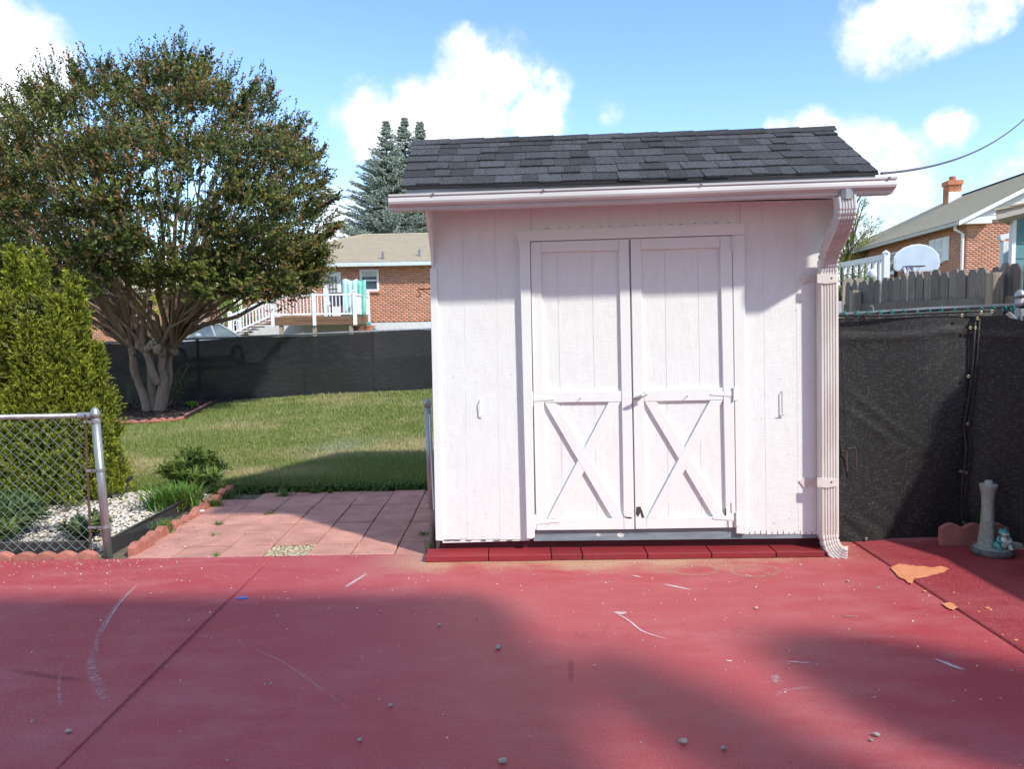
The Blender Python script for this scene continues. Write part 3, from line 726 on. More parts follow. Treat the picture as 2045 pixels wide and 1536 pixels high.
# ------------------------------------------------------------------ pavers
pv = thing('paver_path', 'square terracotta pavers beside the shed, one paver of the front row missing', 'pavers', (-1.8, 6.4, 0))
pm = MB()
b_, h_ = .006, .05
s_ = .5
xs0 = [-2.76, -2.44, -2.12, -1.80, -1.475, -1.165, -.855, -.545]
for j in range(7):
    y0 = 5.372+j*.307
    for i in range(len(xs0)):
        x0 = xs0[i]; x1 = xs0[i+1] if i+1 < len(xs0) else x0+.31
        if i == 3 and j == 0: continue
        if i == 7 and j == 0: continue
        if j == 6 and i == 0: continue
        g = random.uniform(.003, .006); dz = random.uniform(-.005, .002); j2 = lambda: random.uniform(-.003, .003)
        X0, X1, Y0, Y1 = x0+g+j2(), x1-g+j2(), y0+g+j2(), y0+.307-g+j2()
        z = -.004+dz; tx, ty = random.uniform(-.003, .003), random.uniform(-.003, .003)
        f = [(X0, Y0, z+tx), (X1, Y0, z-tx), (X1, Y1, z-tx+ty), (X0, Y1, z+tx+ty)]
        mb = MB().prism(f, [(x, y, z-.045) for x, y, _ in f]); obj('paver', mb, M_paver, pv, bevel=.004)

# ------------------------------------------------------------------ scalloped edging
def scallop_block(name, parent, a, b, ztop, zbot, th, n=2, m=None, amp=.028):
    """block from a to b (xy), n scallops on its top"""
    a = Vector((a[0], a[1], 0)); b = Vector((b[0], b[1], 0)); t = (b-a); Lb = t.length; t.normalize(); nn = Vector((t.y, -t.x, 0))
    pr = [(0, zbot), (Lb, zbot)]
    K = 8*n
    for k in range(K+1):
        u = 1-k/K; pr.append((u*Lb, ztop-amp+amp*abs(math.sin(math.pi*n*u))))
    f = [a+t*x+Vector((0,0,z)) for x, z in pr]
    mb = MB().prism(f, [v-nn*th for v in f]); return obj(name, mb, m or M_scallop, parent, bevel=.003)
ed1 = thing('garden_edging', 'pink scalloped edging bricks along the front of the white gravel bed behind the patio', 'edging', (-4, 5.4, 0))
x = -5.35
while x < -3.05:
    scallop_block('edging_brick', ed1, (x+.003, 5.385+random.uniform(-.008, .008)), (x+.292, 5.385+random.uniform(-.008, .008)), .045+random.uniform(-.006, .006), -.05, .06); x += .297
ed2 = thing('garden_edging', 'pink scalloped edging bricks leaning beside the terracotta pavers on the right of the gravel bed', 'edging', (-2.88, 6.6, 0))
y = 5.46
path = [(-2.80, 5.46), (-2.82, 6.3), (-2.84, 7.0), (-2.86, 7.85)]
k = 0
while y < 7.75:
    xx = -2.79-.02*(y-5.46)+random.uniform(-.02, .02)
    scallop_block('edging_brick', ed2, (xx+random.uniform(-.015, .015), y+.29), (xx, y), .055+random.uniform(-.02, .02), -.04, .06); y += .30; k += 1
pe = thing('plastic_edging', 'black plastic lawn edging strip between the white gravel and the pink edging bricks', 'edging', (-2.93, 6.4, 0))
obj('edging_strip', MB().prism([(-2.93, 5.55, -.05), (-2.92, 6.6, -.05), (-2.99, 7.7, -.05), (-2.99, 7.7, .085), (-2.92, 6.6, .095), (-2.93, 5.55, .10)], [(-2.945, 5.55, -.05), (-2.935, 6.6, -.05), (-3.005, 7.7, -.05), (-3.005, 7.7, .085), (-2.935, 6.6, .095), (-2.945, 5.55, .10)]), M_plastic, pe)
obj('edging_bead', MB().tube([(-2.937, 5.55, .10), (-2.927, 6.6, .095), (-2.997, 7.7, .085)], .009, 8), M_plastic, pe, smooth=True)
pe2 = thing('plastic_edging', 'black plastic edging strip behind the chain link fence on the left', 'edging', (-4, 5.5, 0))
obj('edging_strip', MB().box(-6.2, -3.08, 5.50, 5.515, -.05, .085), M_plastic, pe2)
obj('edging_bead', MB().tube([(-6.2, 5.507, .088), (-3.08, 5.507, .088)], .009, 8), M_plastic, pe2, smooth=True)
# ------------------------------------------------------------------ gravel bed
ICO = None
def ico():
    import bmesh
    b = bmesh.new(); bmesh.ops.create_icosphere(b, subdivisions=1, radius=1.0)
    v = np.array([x.co[:] for x in b.verts]); f = np.array([[w.index for w in q.verts] for q in b.faces]); b.free(); return v, f
IV, IF = ico()
def stones(name, P, size, cols, m, flat=.6):
    n = len(P)
    q = RNG.normal(size=(n, 3, 3)); Q, _ = np.linalg.qr(q)
    sc = size[:, None]*np.stack([RNG.uniform(.8, 1.5, n), RNG.uniform(.6, 1.1, n), RNG.uniform(.5, .9, n)], 1)
    v = (IV[None]*RNG.uniform(.85, 1.15, (n, len(IV), 1)))*sc[:, None, :]
    v = np.einsum('nij,nkj->nki', Q, v); v[:, :, 2] *= flat; v += P[:, None, :]
    idx = (IF[None]+np.arange(n)[:, None, None]*len(IV)).ravel()
    return raw_mesh(name, v.reshape(-1, 3), idx, 3, np.repeat(cols, len(IV), axis=0), m)
def linkme(name, me, parent=None, loc=(0,0,0), kind=None):
    o = bpy.data.objects.new(name, me); COL.objects.link(o); o.parent = parent; o.location = Vector(loc)-(wloc(parent) if parent else Vector())
    if kind: o['kind'] = kind
    return o
obj('gravel_base', MB().box(-7.5, -2.95, 5.47, 7.62, -.1, -.006), mat('gravel_fines', (.42, .36, .28), (.25, .21, .16), rough=.95, vs=40), kind='structure')
n = 8500
P = np.stack([RNG.uniform(-5.6, -2.96, n), RNG.uniform(5.54, 7.66, n), RNG.uniform(.0, .028, n)], 1)
far = P[:, 1] > 7.45+.12*np.sin(P[:, 0]*5); P = P[~far]; n = len(P)
pal = np.array([(.72, .68, .60), (.66, .58, .46), (.55, .53, .52), (.74, .71, .66), (.60, .47, .32), (.36, .35, .34)])
cols = pal[RNG.choice(6, n, p=[.34, .2, .14, .2, .08, .04])]*RNG.uniform(.8, 1.08, (n, 1))
g = linkme('white_gravel', stones('white_gravel', P, RNG.uniform(.010, .022, n), cols, M_stone), kind='stuff')
tag(g, 'white and cream marble chips filling the bed behind the chain link fence', 'gravel')
# gravel where the paver is missing + strays on pavers and patio edge
n = 900
P = np.stack([RNG.uniform(-1.79, -1.485, n), RNG.uniform(5.38, 5.675, n), RNG.uniform(-.022, -.012, n)], 1)
cols = np.array([(.40, .32, .20)])*RNG.uniform(.6, 1.4, (n, 1))+RNG.uniform(0, .15, (n, 1))
g = linkme('pea_gravel', stones('pea_gravel', P, RNG.uniform(.004, .011, n), cols, M_stone), kind='stuff'); tag(g, 'tan grit filling the gap of the missing front row paver', 'gravel')
ed = []
for _ in range(420):
    r = random.random()
    if r < .45: x, y, z = random.uniform(-5.2, -2.3), 5.33-abs(random.gauss(0, .10)), .003
    elif r < .75: x, y, z = random.uniform(-2.76, -2.5), random.uniform(5.4, 7.5), .002; x += abs(random.gauss(0, .08))
    elif r < .9: x, y, z = random.uniform(-2.7, -.6), random.uniform(5.4, 7.4), .0
    else: x, y, z = random.uniform(-2.2, -.6), 5.36+random.gauss(0, .03), .002
    ed.append((x, y, z))
for _ in range(700): ed.append((random.uniform(-4, 3.4), 5.2-abs(random.gauss(0, 1.2)), .002))
P = np.array(ed); n = len(P)
g = linkme('stray_grit', stones('stray_grit', P, np.abs(RNG.normal(.0025, .002, n))+.0015, pal[RNG.choice(5, n)]*RNG.uniform(.5, 1.0, (n, 1)), M_stone), kind='stuff')
tag(g, 'small stray chips scattered over the pavers and the red patio', 'grit')
n = 70; x = RNG.uniform(-3.5, 2.4, n); y = 5.15-np.abs(RNG.normal(0, 1.1, n)); b = np.stack([x, y, np.full(n, .005)], 1); d = RNG.normal(size=(n, 3)); d[:, 2] *= .08; nr = np.array([(0, 0, 1.)])+RNG.normal(size=(n, 3))*.35
g = linkme('dry_leaf_bits', leaf_mesh('dry_leaf_bits', b, d, nr, RNG.uniform(.006, .028, n), RNG.uniform(.003, .010, n), np.array([(.40, .30, .17)])*RNG.uniform(.5, 1.5, (n, 1)), M_mulch, (0, 0, 0)), kind='stuff'); tag(g, 'tiny dry leaf and twig bits scattered on the red patio', 'leaf litter')
# individual pebbles on the red patio
M_peb = mat('pebble_grey', (.50, .44, .39), (.32, .27, .24), rough=.8, vs=60, objrand=.2)
pebs = [(877,1250,.010,'grey white pebble on the patio left of the centre'), (995,1296,.014,'largest grey pebble on the middle of the red patio'), (780,1411,.009,'white flat pebble on the shaded lower middle of the patio'),
        (1510,1216,.009,'white pebble on the sunlit patio right of centre'), (1693,1162,.008,'white pebble near the foot of the downspout'), (1364,1484,.013,'tan oblong pebble low on the patio near the bottom edge'),
        (1446,1497,.009,'round pale pebble just right of the tan oblong one at the bottom'), (1750,1470,.010,'pinkish pebble low on the patio at the right'), (137,1463,.010,'tan pebble by the joint in the lower left patio'),
        (1740,1480,.006,'tiny chip below the pinkish pebble at the right'), (719,1480,.008,'brown pebble low in the shaded patio left of centre'), (1004,1523,.012,'white pebble at the very bottom of the patio in the middle')]
for x, y, r, lab in pebs:
    p = PZ(x, y, .004); mb = MB().ball((0, 0, 0), (r*random.uniform(1, 1.5), r, r*.75), 9, 6)
    mb.v = [(a*random.uniform(.9, 1.1), b*random.uniform(.9, 1.1), c) for a, b, c in mb.v]
    o = obj('pebble', mb, M_peb, smooth=True); o.location = p+Vector((0,0,r*.55)); o.rotation_euler = (0, 0, random.random()*3)
    tag(o, lab, 'pebble', 'pebbles lying on the red patio')
M_blue = mat('blue_plastic', (.03, .22, .75), rough=.4)
p = PZ(483, 1195, .003); o = obj('plastic_scrap', MB().prism([p+Vector((-.03,-.01,0)), p+Vector((-.01,-.022,0)), p+Vector((.028,-.006,0)), p+Vector((.03,.02,0)), p+Vector((0,.016,0))], [p+Vector((-.03,-.01,.003)), p+Vector((-.01,-.022,.004)), p+Vector((.028,-.006,.003)), p+Vector((.03,.02,.003)), p+Vector((0,.016,.003))]), M_blue)
tag(o, 'bright blue scrap lying on the left part of the red patio', 'scrap')
M_paper = mat('white_paper', (.75, .76, .76), rough=.7)
p = PZ(393, 1026, .002); o = obj('paper_scrap', MB().prism([p+Vector(a) for a in ((-.04,-.05,0), (.0,-.05,0), (.05,.05,.01), (.02,.07,.01))], [p+Vector(a) for a in ((-.04,-.05,.01), (.0,-.05,.012), (.05,.05,.02), (.02,.07,.02))]), M_paper)
tag(o, 'white torn scrap at the left edge of the terracotta pavers', 'scrap')
p = PZ(1690, 1232, .003)
o = obj('twig', MB().tube([p+Vector((-.02,.02,0)), p+Vector((0,0,.003)), p+Vector((.03,.0,.002)), p+Vector((.06,-.005,.001))], .002, 5), M_woodpost); tag(o, 'small curled dry twig on the sunlit right of the patio', 'twig')

# ------------------------------------------------------------------ plants
def noise2(x, y, s, seed=0):
    r = np.random.default_rng(seed); o = np.zeros_like(x)
    for k in range(10):
        a = r.uniform(0, 6.28); f = s*r.uniform(.5, 2.2); o += np.sin((x*np.cos(a)+y*np.sin(a))*f+r.uniform(0, 6.28))
    return o/10**.5
def gza(x, y):
    s = np.clip(.0165+(x+7.7)*.0027, .012, .034); return np.where(y > 7.5, s*(np.minimum(y, 16.5)-7.5), 0)
def in_poly(x, y, poly):
    c = np.zeros(len(x), bool); n = len(poly)
    for i in range(n):
        x0, y0 = poly[i]; x1, y1 = poly[(i+1) % n]
        c ^= ((y0 > y) != (y1 > y)) & (x < (x1-x0)*(y-y0)/((y1-y0) or 1e-9)+x0)
    return c
bed_px = [(150, 855), (248, 848), (300, 846), (365, 841), (428, 808)]
bed = [tuple(PG(*p)[:2]) for p in bed_px]
TREE = PG(305, 822)
bedpoly = bed+[(bed[-1][0]+.4, 15.9), (-9.5, 15.3), (-9.5, 13.6)]
# fence line at the back of the lawn
FL = [(-14.5, 14.1), (-7.76, 14.95), (-1.67, 15.9), (5.2, 17.0)]
def fy(x): return np.interp(x, [p[0] for p in FL], [p[1] for p in FL])
n = 330000
iy = RNG.uniform(1/16.6, 1/7.50, n); y = 1/iy; x = RNG.uniform(-.74, .12, n)*y
xo = (y < fy(x)-.05) & ~((y < 7.62) & (x < -2.9)) & ~in_poly(x, y, bedpoly) & ~((x > -.57) & (y < 7.8))
x, y = x[xo], y[xo]; n = len(x)
z = gza(x, y)-.03
edge = np.exp(-((y-7.55)/.35)**2)
h = RNG.uniform(.032, .065, n)*(1+.5*edge)*(.85+.25*noise2(x, y, 2, 3))*np.clip(.9+y*.01, 1, 1.1)
w = RNG.uniform(.004, .008, n)*(.6+y*.07)
az = RNG.uniform(0, 2*np.pi, n); lean = np.abs(RNG.normal(0, .5, n))*h
bx, by = np.cos(az), np.sin(az)
v = np.empty((n, 3, 3)); v[:, 0] = np.stack([x-by*w, y+bx*w, z], 1); v[:, 1] = np.stack([x+by*w, y-bx*w, z], 1)
v[:, 2] = np.stack([x+bx*lean, y+by*lean, z+h+.02], 1)
dry = np.clip(.18+.30*noise2(x, y, 1.1, 5)+.25*noise2(x, y, 4.5, 6)-edge*.6, 0, 1)
for px, py, r in ((635, 912, .25), (255, 925, .22), (330, 928, .15), (850, 885, .5), (480, 945, .2), (590, 945, .3), (800, 900, .4)):
    q = PG(px, py); dry = np.clip(dry+.75*np.exp(-(((x-q.x)/(r*1.6))**2+((y-q.y)/r)**2)), 0, 1)
dry = np.clip(dry+RNG.normal(0, .16, n), 0, 1)[:, None]
col = np.array([(.235, .295, .08)])*(1-dry)+np.array([(.50, .44, .23)])*dry
col *= RNG.uniform(.75, 1.25, (n, 1)); col *= (1-.25*edge[:, None])
q = PG(680, 893); wh = np.exp(-(((x-q.x)/.35)**2+((y-q.y)/.45)**2))[:, None]; col = col*(1-.35*wh)+np.array([(.45, .50, .40)])*.35*wh
me = raw_mesh('lawn_grass', v.reshape(-1, 3), np.arange(3*n), 3, np.repeat(col, 3, axis=0), M_grassblade)
g = linkme('lawn_grass', me, kind='stuff'); tag(g, 'short green lawn with dry tan patches between the pavers and the black screened fence', 'grass')
# fallen leaves and clover flowers
n = 90; x = RNG.uniform(-5.5, -.8, n); y = RNG.uniform(9, 15.2, n); ok = ~in_poly(x, y, bedpoly); x, y = x[ok], y[ok]; n = len(x)
P = np.stack([x, y, gza(x, y)+.03], 1); cc = np.where(RNG.uniform(size=(n, 1)) < .12, (.7, .5, .02), (.45, .46, .38))
g = linkme('clover_flowers', stones('clover_flowers', P, RNG.uniform(.006, .010, n), cc, M_stone, .8), kind='stuff'); tag(g, 'tiny white clover heads dotted over the lawn', 'flowers')

# mulch bed
mb = MB(); c = Vector((-6.6, 14.2, 0)); pts = [Vector((a, b, gz(a, b)+.012)) for a, b in bedpoly]
mb.prism([p+Vector((0,0,.01)) for p in pts], [p-Vector((0,0,.15)) for p in pts]); obj('mulch_bed', mb, mat('mulch_base', (.05, .035, .028), (.03, .022, .018), rough=1, vs=30), kind='structure')
n = 16000; x = RNG.uniform(-9.4, -4.9, n); y = RNG.uniform(12.2, 15.4, n); ok = in_poly(x, y, bedpoly); x, y = x[ok], y[ok]; n = len(x)
b = np.stack([x, y, gza(x, y)+.02+RNG.uniform(0, .02, n)], 1); d = RNG.normal(size=(n, 3)); d[:, 2] *= .25; nr = np.array([(0, 0, 1.)])+RNG.normal(size=(n, 3))*.4
cm = np.array([(.07, .045, .035)])*RNG.uniform(.5, 1.6, (n, 1)); li = RNG.uniform(size=n) < .07; cm[li] = np.array([(.32, .24, .16)])*RNG.uniform(.6, 1.2, (li.sum(), 1))
me = leaf_mesh('mulch', b, d, nr, RNG.uniform(.02, .06, n), RNG.uniform(.01, .025, n), cm, M_mulch, (0, 0, 0))
g = linkme('mulch', me, kind='stuff'); tag(g, 'dark brown bark mulch around the foot of the multi stemmed tree', 'mulch')
ed3 = thing('garden_edging', 'pink scalloped edging bricks curving round the mulch bed under the tree', 'edging', (bed[2][0], bed[2][1], gz(*bed[2])))
def along(pts, L):
    out = []; 
    for a, b in zip(pts, pts[1:]):
        a = Vector(a); b = Vector(b); n_ = max(1, round((b-a).length/L))
        out += [(a.lerp(b, k/n_), a.lerp(b, (k+1)/n_)) for k in range(n_)]
    return out
for a, b_ in along(bed, .30):
    z = gz(a.x, a.y); t = (b_-a)*.01
    scallop_block('edging_brick', ed3, tuple(a+t), tuple(b_-t), z+.075+random.uniform(-.008, .006), z-.05, .06)
pe3 = thing('plastic_edging', 'black plastic strip just inside the scalloped bricks of the mulch bed', 'edging', (bed[3][0], bed[3][1]+.1, 0))
qs = [Vector((a, b+.12, gz(a, b)+.06)) for a, b in bed[1:]]
obj('edging_strip', MB().tube(qs, .02, 6), M_plastic, pe3)

# crepe myrtle -----------------------------------------------------------
tree = thing('crepe_myrtle', 'large spreading multi stemmed tree with bronze tinged leaves in front of the back fence', 'tree', TREE)
def TP(px, py, dy=0.0): return PY(px, py, TREE.y+dy)
mb = MB()
stems = [
    ([(296,826,-.05),(290,800,0),(277,765,.05),(268,738,0),(266,715,.0),(262,690,.05),(254,655,.05),(238,610,.1)], [.13,.10,.085,.09,.075,.075,.05,.04]),
    ([(305,826,0),(303,790,.12),(301,745,.18),(300,700,.15),(298,660,.2),(300,600,.2)], [.13,.10,.085,.075,.06,.05]),
    ([(318,826,-.12),(322,790,-.1),(326,758,-.05),(322,735,-.05),(325,705,0),(322,680,.05),(330,640,.05),(336,590,0)], [.14,.105,.10,.08,.08,.075,.055,.045]),
    ([(317,768,-.12),(305,745,-.16),(296,715,-.14),(288,695,-.1),(284,680,-.1),(286,640,-.1),(290,590,-.15)], [.075,.085,.07,.075,.085,.05,.04]),
    ([(322,822,.1),(331,785,.15),(338,752,.18),(338,720,.15),(343,697,.12),(355,670,.1),(375,640,.1),(392,600,.05)], [.11,.075,.075,.065,.065,.06,.05,.04]),
]
heads = []
def wob_tube(mb, P, rad, n=10):
    Q, Rr = [], []
    for i in range(len(P)-1):
        for k in range(4):
            u = k/4; pa = P[max(i-1, 0)]; pb = P[min(i+2, len(P)-1)]; a, b = P[i], P[i+1]
            Q.append(.5*((2*a)+(b-pa)*u+(2*pa-5*a+4*b-pb)*u*u+(3*a-pa-3*b+pb)*u**3)); Rr.append((rad[i]*(1-u)+rad[i+1]*u)*random.uniform(.94, 1.06))
    Q.append(P[-1]); Rr.append(rad[-1]); mb.tube(Q, Rr, n)
for pts, rad in stems:
    P = [TP(a, b_, c) for a, b_, c in pts]; wob_tube(mb, P, [q_*.8 for q_ in rad], 12); heads.append(P[-1])
for (px, py, dy, r) in ((283,690,-.1,.13),(322,700,0,.12),(262,702,0,.11),(345,702,.1,.11),(300,695,.15,.11)):
    for _ in range(4): mb.ball(TP(px, py, dy)+Vector((random.gauss(0, .035), random.gauss(0, .03), random.gauss(0, .04))), (r*.62, r*.55, r*.6), 8, 6)
mb2 = MB()
heads = [TP(*q) for q in ((262,695,0),(300,690,.15),(322,692,0),(284,688,-.1),(345,698,.1))]
# crown clumps inside the outline of the crown
outline = [(-230,260),(-120,215),(0,212),(60,170),(110,150),(150,124),(215,132),(235,150),(280,125),(310,128),(330,118),(362,100),(385,120),(415,118),(430,160),(468,160),(480,185),(530,172),(540,200),(545,240),(592,238),(600,270),(640,298),(632,330),(655,352),(645,400),(668,460),(640,480),(655,515),(620,540),(615,575),(575,600),(520,608),(490,590),(420,590),(380,570),(330,585),(280,570),(230,600),(190,575),(130,590),(60,600),(-60,600),(-200,520),(-260,400)]
ox = np.array([p[0] for p in outline]); oy = np.array([p[1] for p in outline])
cxp, cyp = 225, 380
clumps = []
tries = 0
oxy = [(np.array(outline[i], float), np.array(outline[(i+1) % len(outline)], float)) for i in range(len(outline))]
def edge_dist(px, py):
    best = 1e9; q = np.array((px, py), float)
    for a, b in oxy:
        ab = b-a; u = max(0, min(1, np.dot(q-a, ab)/np.dot(ab, ab))); best = min(best, float(np.hypot(*(a+ab*u-q))))
    return best
while len(clumps) < 400 and tries < 14000:
    tries += 1
    px, py = random.uniform(-260, 670), random.uniform(95, 612)
    if not in_poly(np.array([px]), np.array([py]), outline)[0]: continue
    dmin = edge_dist(px, py)
    if dmin < 20: continue
    e = min(1, math.hypot((px-cxp)/470, (py-cyp)/290)); th = 2.9*max(.36, math.sqrt(max(0, 1-e**2)))
    u = random.choice([-1, -1, -1, 1, 1, 0])*random.uniform(.7, 1.1) if random.random() < .9 else random.uniform(-1, 1)
    front = u < 0
    if 330 < px < 430 and 330 < py < 420 and random.random() < .8: continue
    if 450 < px < 560 and 500 < py < 560 and random.random() < .4: continue
    p = TP(px, py, u*th)
    if any((p-q).length < .30 for q, _, _ in clumps): continue
    clumps.append((p, dmin/110, u))
for k in range(28):
    clumps.append((TP(random.uniform(455, 630), random.uniform(490, 568), random.uniform(-1.6, 1.2)), .32, -1))
for k in range(34):
    clumps.append((TP(random.uniform(180, 500), random.uniform(530, 585), random.uniform(-2.4, -.6)), .26, -1))
for k in range(55):
    px = random.uniform(-60, 625); py = random.uniform(500, 562) if px > 420 else random.uniform(520, 600) if px < 200 else random.uniform(500, 565)
    clumps.append((TP(px, py, random.uniform(-2.6, 1.5)*(1-.5*abs(px-225)/450)), .3, -1))
print('clumps', len(clumps))
ctr = TP(300, 500, 0)
O, Dd, Ls, tip = [], [], [], []
for p, dm, u in clumps:
    rr = min(random.uniform(.22, .55), max(.2, dm*.9)); out = (p-ctr); out.normalize()
    k = int(52*(rr/.5)**1.7)+8
    bronze = random.random()**2*max(0, min(1, (p.z-2.2)/2.5+.25)); gv = random.uniform(.7, 1.25)
    for _ in range(k):
        v_ = Vector((random.gauss(0, 1), random.gauss(0, 1), random.gauss(0, .8))); v_.normalize(); v_.z *= .62
        o_ = p+v_*rr*random.uniform(.1, .95)
        d_ = (out*.7+v_*.6+Vector((random.gauss(0, .3), random.gauss(0, .3), .5+random.gauss(0, .3)))).normalized()
        O.append(o_[:]); Dd.append(d_[:]); Ls.append(random.uniform(.13, .36))
        c_ = (.24, .13, .05) if random.random() < (.12+.6*bronze) else (.15*gv, .165*gv, .036) if random.random() < .75 else (.19*gv, .21*gv, .05)
        tip.append(c_)
# carve irregular voids so that the sky shows through
def void3(p):
    return math.sin(p.x*3.1+1.3*math.sin(p.z*2.3))+math.sin(p.z*3.7+1.1*math.sin(p.y*2.9+1))+math.sin(p.y*3.3+1.7*math.sin(p.x*1.9+2))
keep = [i for i, o_ in enumerate(O) if void3(Vector(o_)) > -1.05 or random.random() < .12]
O = [O[i] for i in keep]; Dd = [Dd[i] for i in keep]; Ls = [Ls[i] for i in keep]; tip = [tip[i] for i in keep]
# leafy plumes rising out of the crown
plumes = [(150,150),(215,150),(285,148),(330,150),(363,128),(412,135),(450,180),(500,190),(532,195),(560,255),(595,262),(612,290),(630,318),(642,365),(650,400),(655,455),(640,480),(640,515),(615,545),(590,575),(60,190),(100,180),(20,220),(545,585),(250,150),(390,150),(480,205)]
for (px, py) in plumes:
    for rep in range(2):
        e = TP(px+random.gauss(0, 6), py+random.gauss(0, 6), random.uniform(-.7, .7)); d0 = ((e-TP(300, 520, 0)).normalized()+Vector((0, 0, .35))).normalized()
        Lp = random.uniform(.45, .8); a0 = e-d0*Lp*.8
        for _ in range(26):
            u = random.random(); w_ = .13*(1.05-u)
            O.append((a0+d0*Lp*u+Vector((random.gauss(0, w_), random.gauss(0, w_), random.gauss(0, w_*.7))))[:]); Dd.append((d0+Vector((random.gauss(0, .45), random.gauss(0, .45), random.gauss(0, .4))))[:]); Ls.append(random.uniform(.10, .2))
            tip.append((.26, .13, .05) if random.random() < .35 else (.12, .15, .03))
# shoots that break the outline
for i in range(110):
    k = random.randrange(0, 37)
    a, b_ = outline[k], outline[(k+1) % len(outline)]; s = random.random(); px = a[0]+(b_[0]-a[0])*s; py = a[1]+(b_[1]-a[1])*s
    px += (cxp-px)*.045; py += (cyp-py)*.045
    p = TP(px, py, random.uniform(-.9, .9)); out = (p-ctr).normalized()
    for _ in range(random.randint(2, 7)):
        O.append((p+Vector((random.gauss(0, .09), random.gauss(0, .12), random.gauss(0, .09))))[:]); Dd.append((out*.8+Vector((random.gauss(0, .3), random.gauss(0, .3), .6+random.gauss(0, .25))))[:]); Ls.append(random.uniform(.18, .42)); tip.append((.28, .125, .05) if random.random() < .4 else (.13, .16, .03))
O = np.array(O); Dd = np.array(Dd); Ls = np.array(Ls)
print('myrtle sprigs', len(O))
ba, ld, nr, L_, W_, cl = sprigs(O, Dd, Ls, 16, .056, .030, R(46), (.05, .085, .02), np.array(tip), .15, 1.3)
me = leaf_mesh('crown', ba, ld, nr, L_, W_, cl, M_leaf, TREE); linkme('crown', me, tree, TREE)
for i, (p, dm, u) in enumerate(clumps):
    if i % 6 != 0: continue
    h0 = min(heads, key=lambda h: abs((h-p).x)*random.uniform(.9, 1.1)+.3*abs(h.y-p.y))
    a = h0; mid = a.lerp(p, .45)+Vector((random.gauss(0, .12), random.gauss(0, .12), .35*random.random()))
    m1 = a.lerp(mid, .5)+Vector((random.gauss(0, .06), random.gauss(0, .06), .12)); m3 = mid.lerp(p, .55)+Vector((random.gauss(0, .08), random.gauss(0, .08), random.gauss(0, .08)))
    r0 = random.choice([.03, .036, .044, .055]); mb2.tube([a, m1, mid, m3, p], [r0, r0*.85, r0*.62, r0*.4, .007], 6, caps=False)
    for _ in range(3):
        q = m3+Vector((random.gauss(0, .35), random.gauss(0, .35), random.gauss(.15, .3))); mb2.tube([mid.lerp(m3, random.random()), m3.lerp(q, .5)+Vector((0, 0, .05)), q], [.011, .008, .004], 5, caps=False)
mb2.tube([TP(255,690,-.05), TP(232,675,-.2), TP(212,668,-.3), TP(195,650,-.4), TP(182,640,-.4)], [.04,.03,.025,.02,.012], 7)
mb2.tube([TP(350,680,.0), TP(385,650,-.1), TP(410,615,-.2), TP(428,590,-.2)], [.03,.022,.016,.01], 7)
obj('trunk', mb, M_bark, tree, smooth=True); obj('limbs', mb2, M_bark, tree, smooth=True)
# pale burl on the pollard
mb = MB(); c = TP(312, 693, -.28)
for _ in range(9): mb.ball(c+Vector((random.gauss(0, .05), random.gauss(0, .03), random.gauss(0, .035))), random.uniform(.04, .075), 8, 5)
obj('burl', mb, mat('pale_burl', (.42, .34, .27), (.24, .18, .14), vs=25, bump=.8, bs=30), tree)
# suckers at the foot
M_sh = M_leaf
def sucker(px0, py0, px1, py1, k, lab):
    a = PG(px0, py0); a.y -= .05; t = thing('sucker_shoots', lab, 'shoots', a); O, Dd, Ls = [], [], []; mb = MB()
    for _ in range(k):
        e = PY(px1+random.gauss(0, 14), py1+abs(random.gauss(0, 40)), a.y+random.gauss(0, .1)); s = a+Vector((random.gauss(0, .08), random.gauss(0, .06), 0))
        mb.tube([s, s.lerp(e, .5)+Vector((0, 0, .03)), e], [.006, .005, .002], 4)
        for j in range(9):
            u = .12+.88*j/9; O.append(s.lerp(e, u)[:]); Dd.append(((e-s).normalized()+Vector((random.gauss(0, .7), random.gauss(0, .7), 0)))[:]); Ls.append(.10)
    obj('stem', mb, M_bark, t)
    r = sprigs(np.array(O), np.array(Dd), np.array(Ls), 6, .045, .026, R(50), (.06, .10, .03), (.09, .14, .035), .3)
    linkme('foliage', leaf_mesh('foliage', *r, M_leaf, a), t, a)
sucker(288, 815, 262, 722, 9, 'thin leafy suckers left of the tree trunk')
sucker(336, 812, 372, 725, 10, 'thin leafy suckers right of the tree trunk')
a = PG(382, 815)
def tuft(name, lab, cat, c, k, h, spread, w, ca, cb, group=None, droop=.5):
    O = np.array([(c.x+random.gauss(0, spread*.35), c.y+random.gauss(0, spread*.3), c.z) for _ in range(k)])
    t = thing(name, lab, cat, c, group); V, Fi, Cc = [], [], []
    idx = []
    vs = []; cs = []
    for i in range(k):
        az = random.uniform(0, 6.28); hh = h*random.uniform(.6, 1.1); sp = spread*random.uniform(.3, 1.1)
        dx, dy = math.cos(az), math.sin(az); o = O[i]; sx, sy = -dy*w/2, dx*w/2
        col = [a_+(b_-a_)*random.random() for a_, b_ in zip(ca, cb)]
        pr = None
        for j in range(5):
            u = j/4; r = sp*u; z = hh*(u*(1+droop)-droop*1.25*u*u); ww = 1-u**2*.95
            vs += [(o[0]+dx*r+sx*ww, o[1]+dy*r+sy*ww, o[2]+z), (o[0]+dx*r-sx*ww, o[1]+dy*r-sy*ww, o[2]+z)]; cs += [col, col]
        b0 = i*10
        for j in range(4): idx += [b0+2*j, b0+2*j+1, b0+2*j+3, b0+2*j+2]
    me = raw_mesh('blades', np.array(vs)-np.array(c), np.array(idx), 4, np.array(cs), M_leaf); linkme('blades', me, t, c); return t
tuft('weed', 'bright green weed sprouting in the mulch right of the tree', 'weed', a, 60, .14, .14, .03, (.12, .22, .03), (.2, .32, .05))

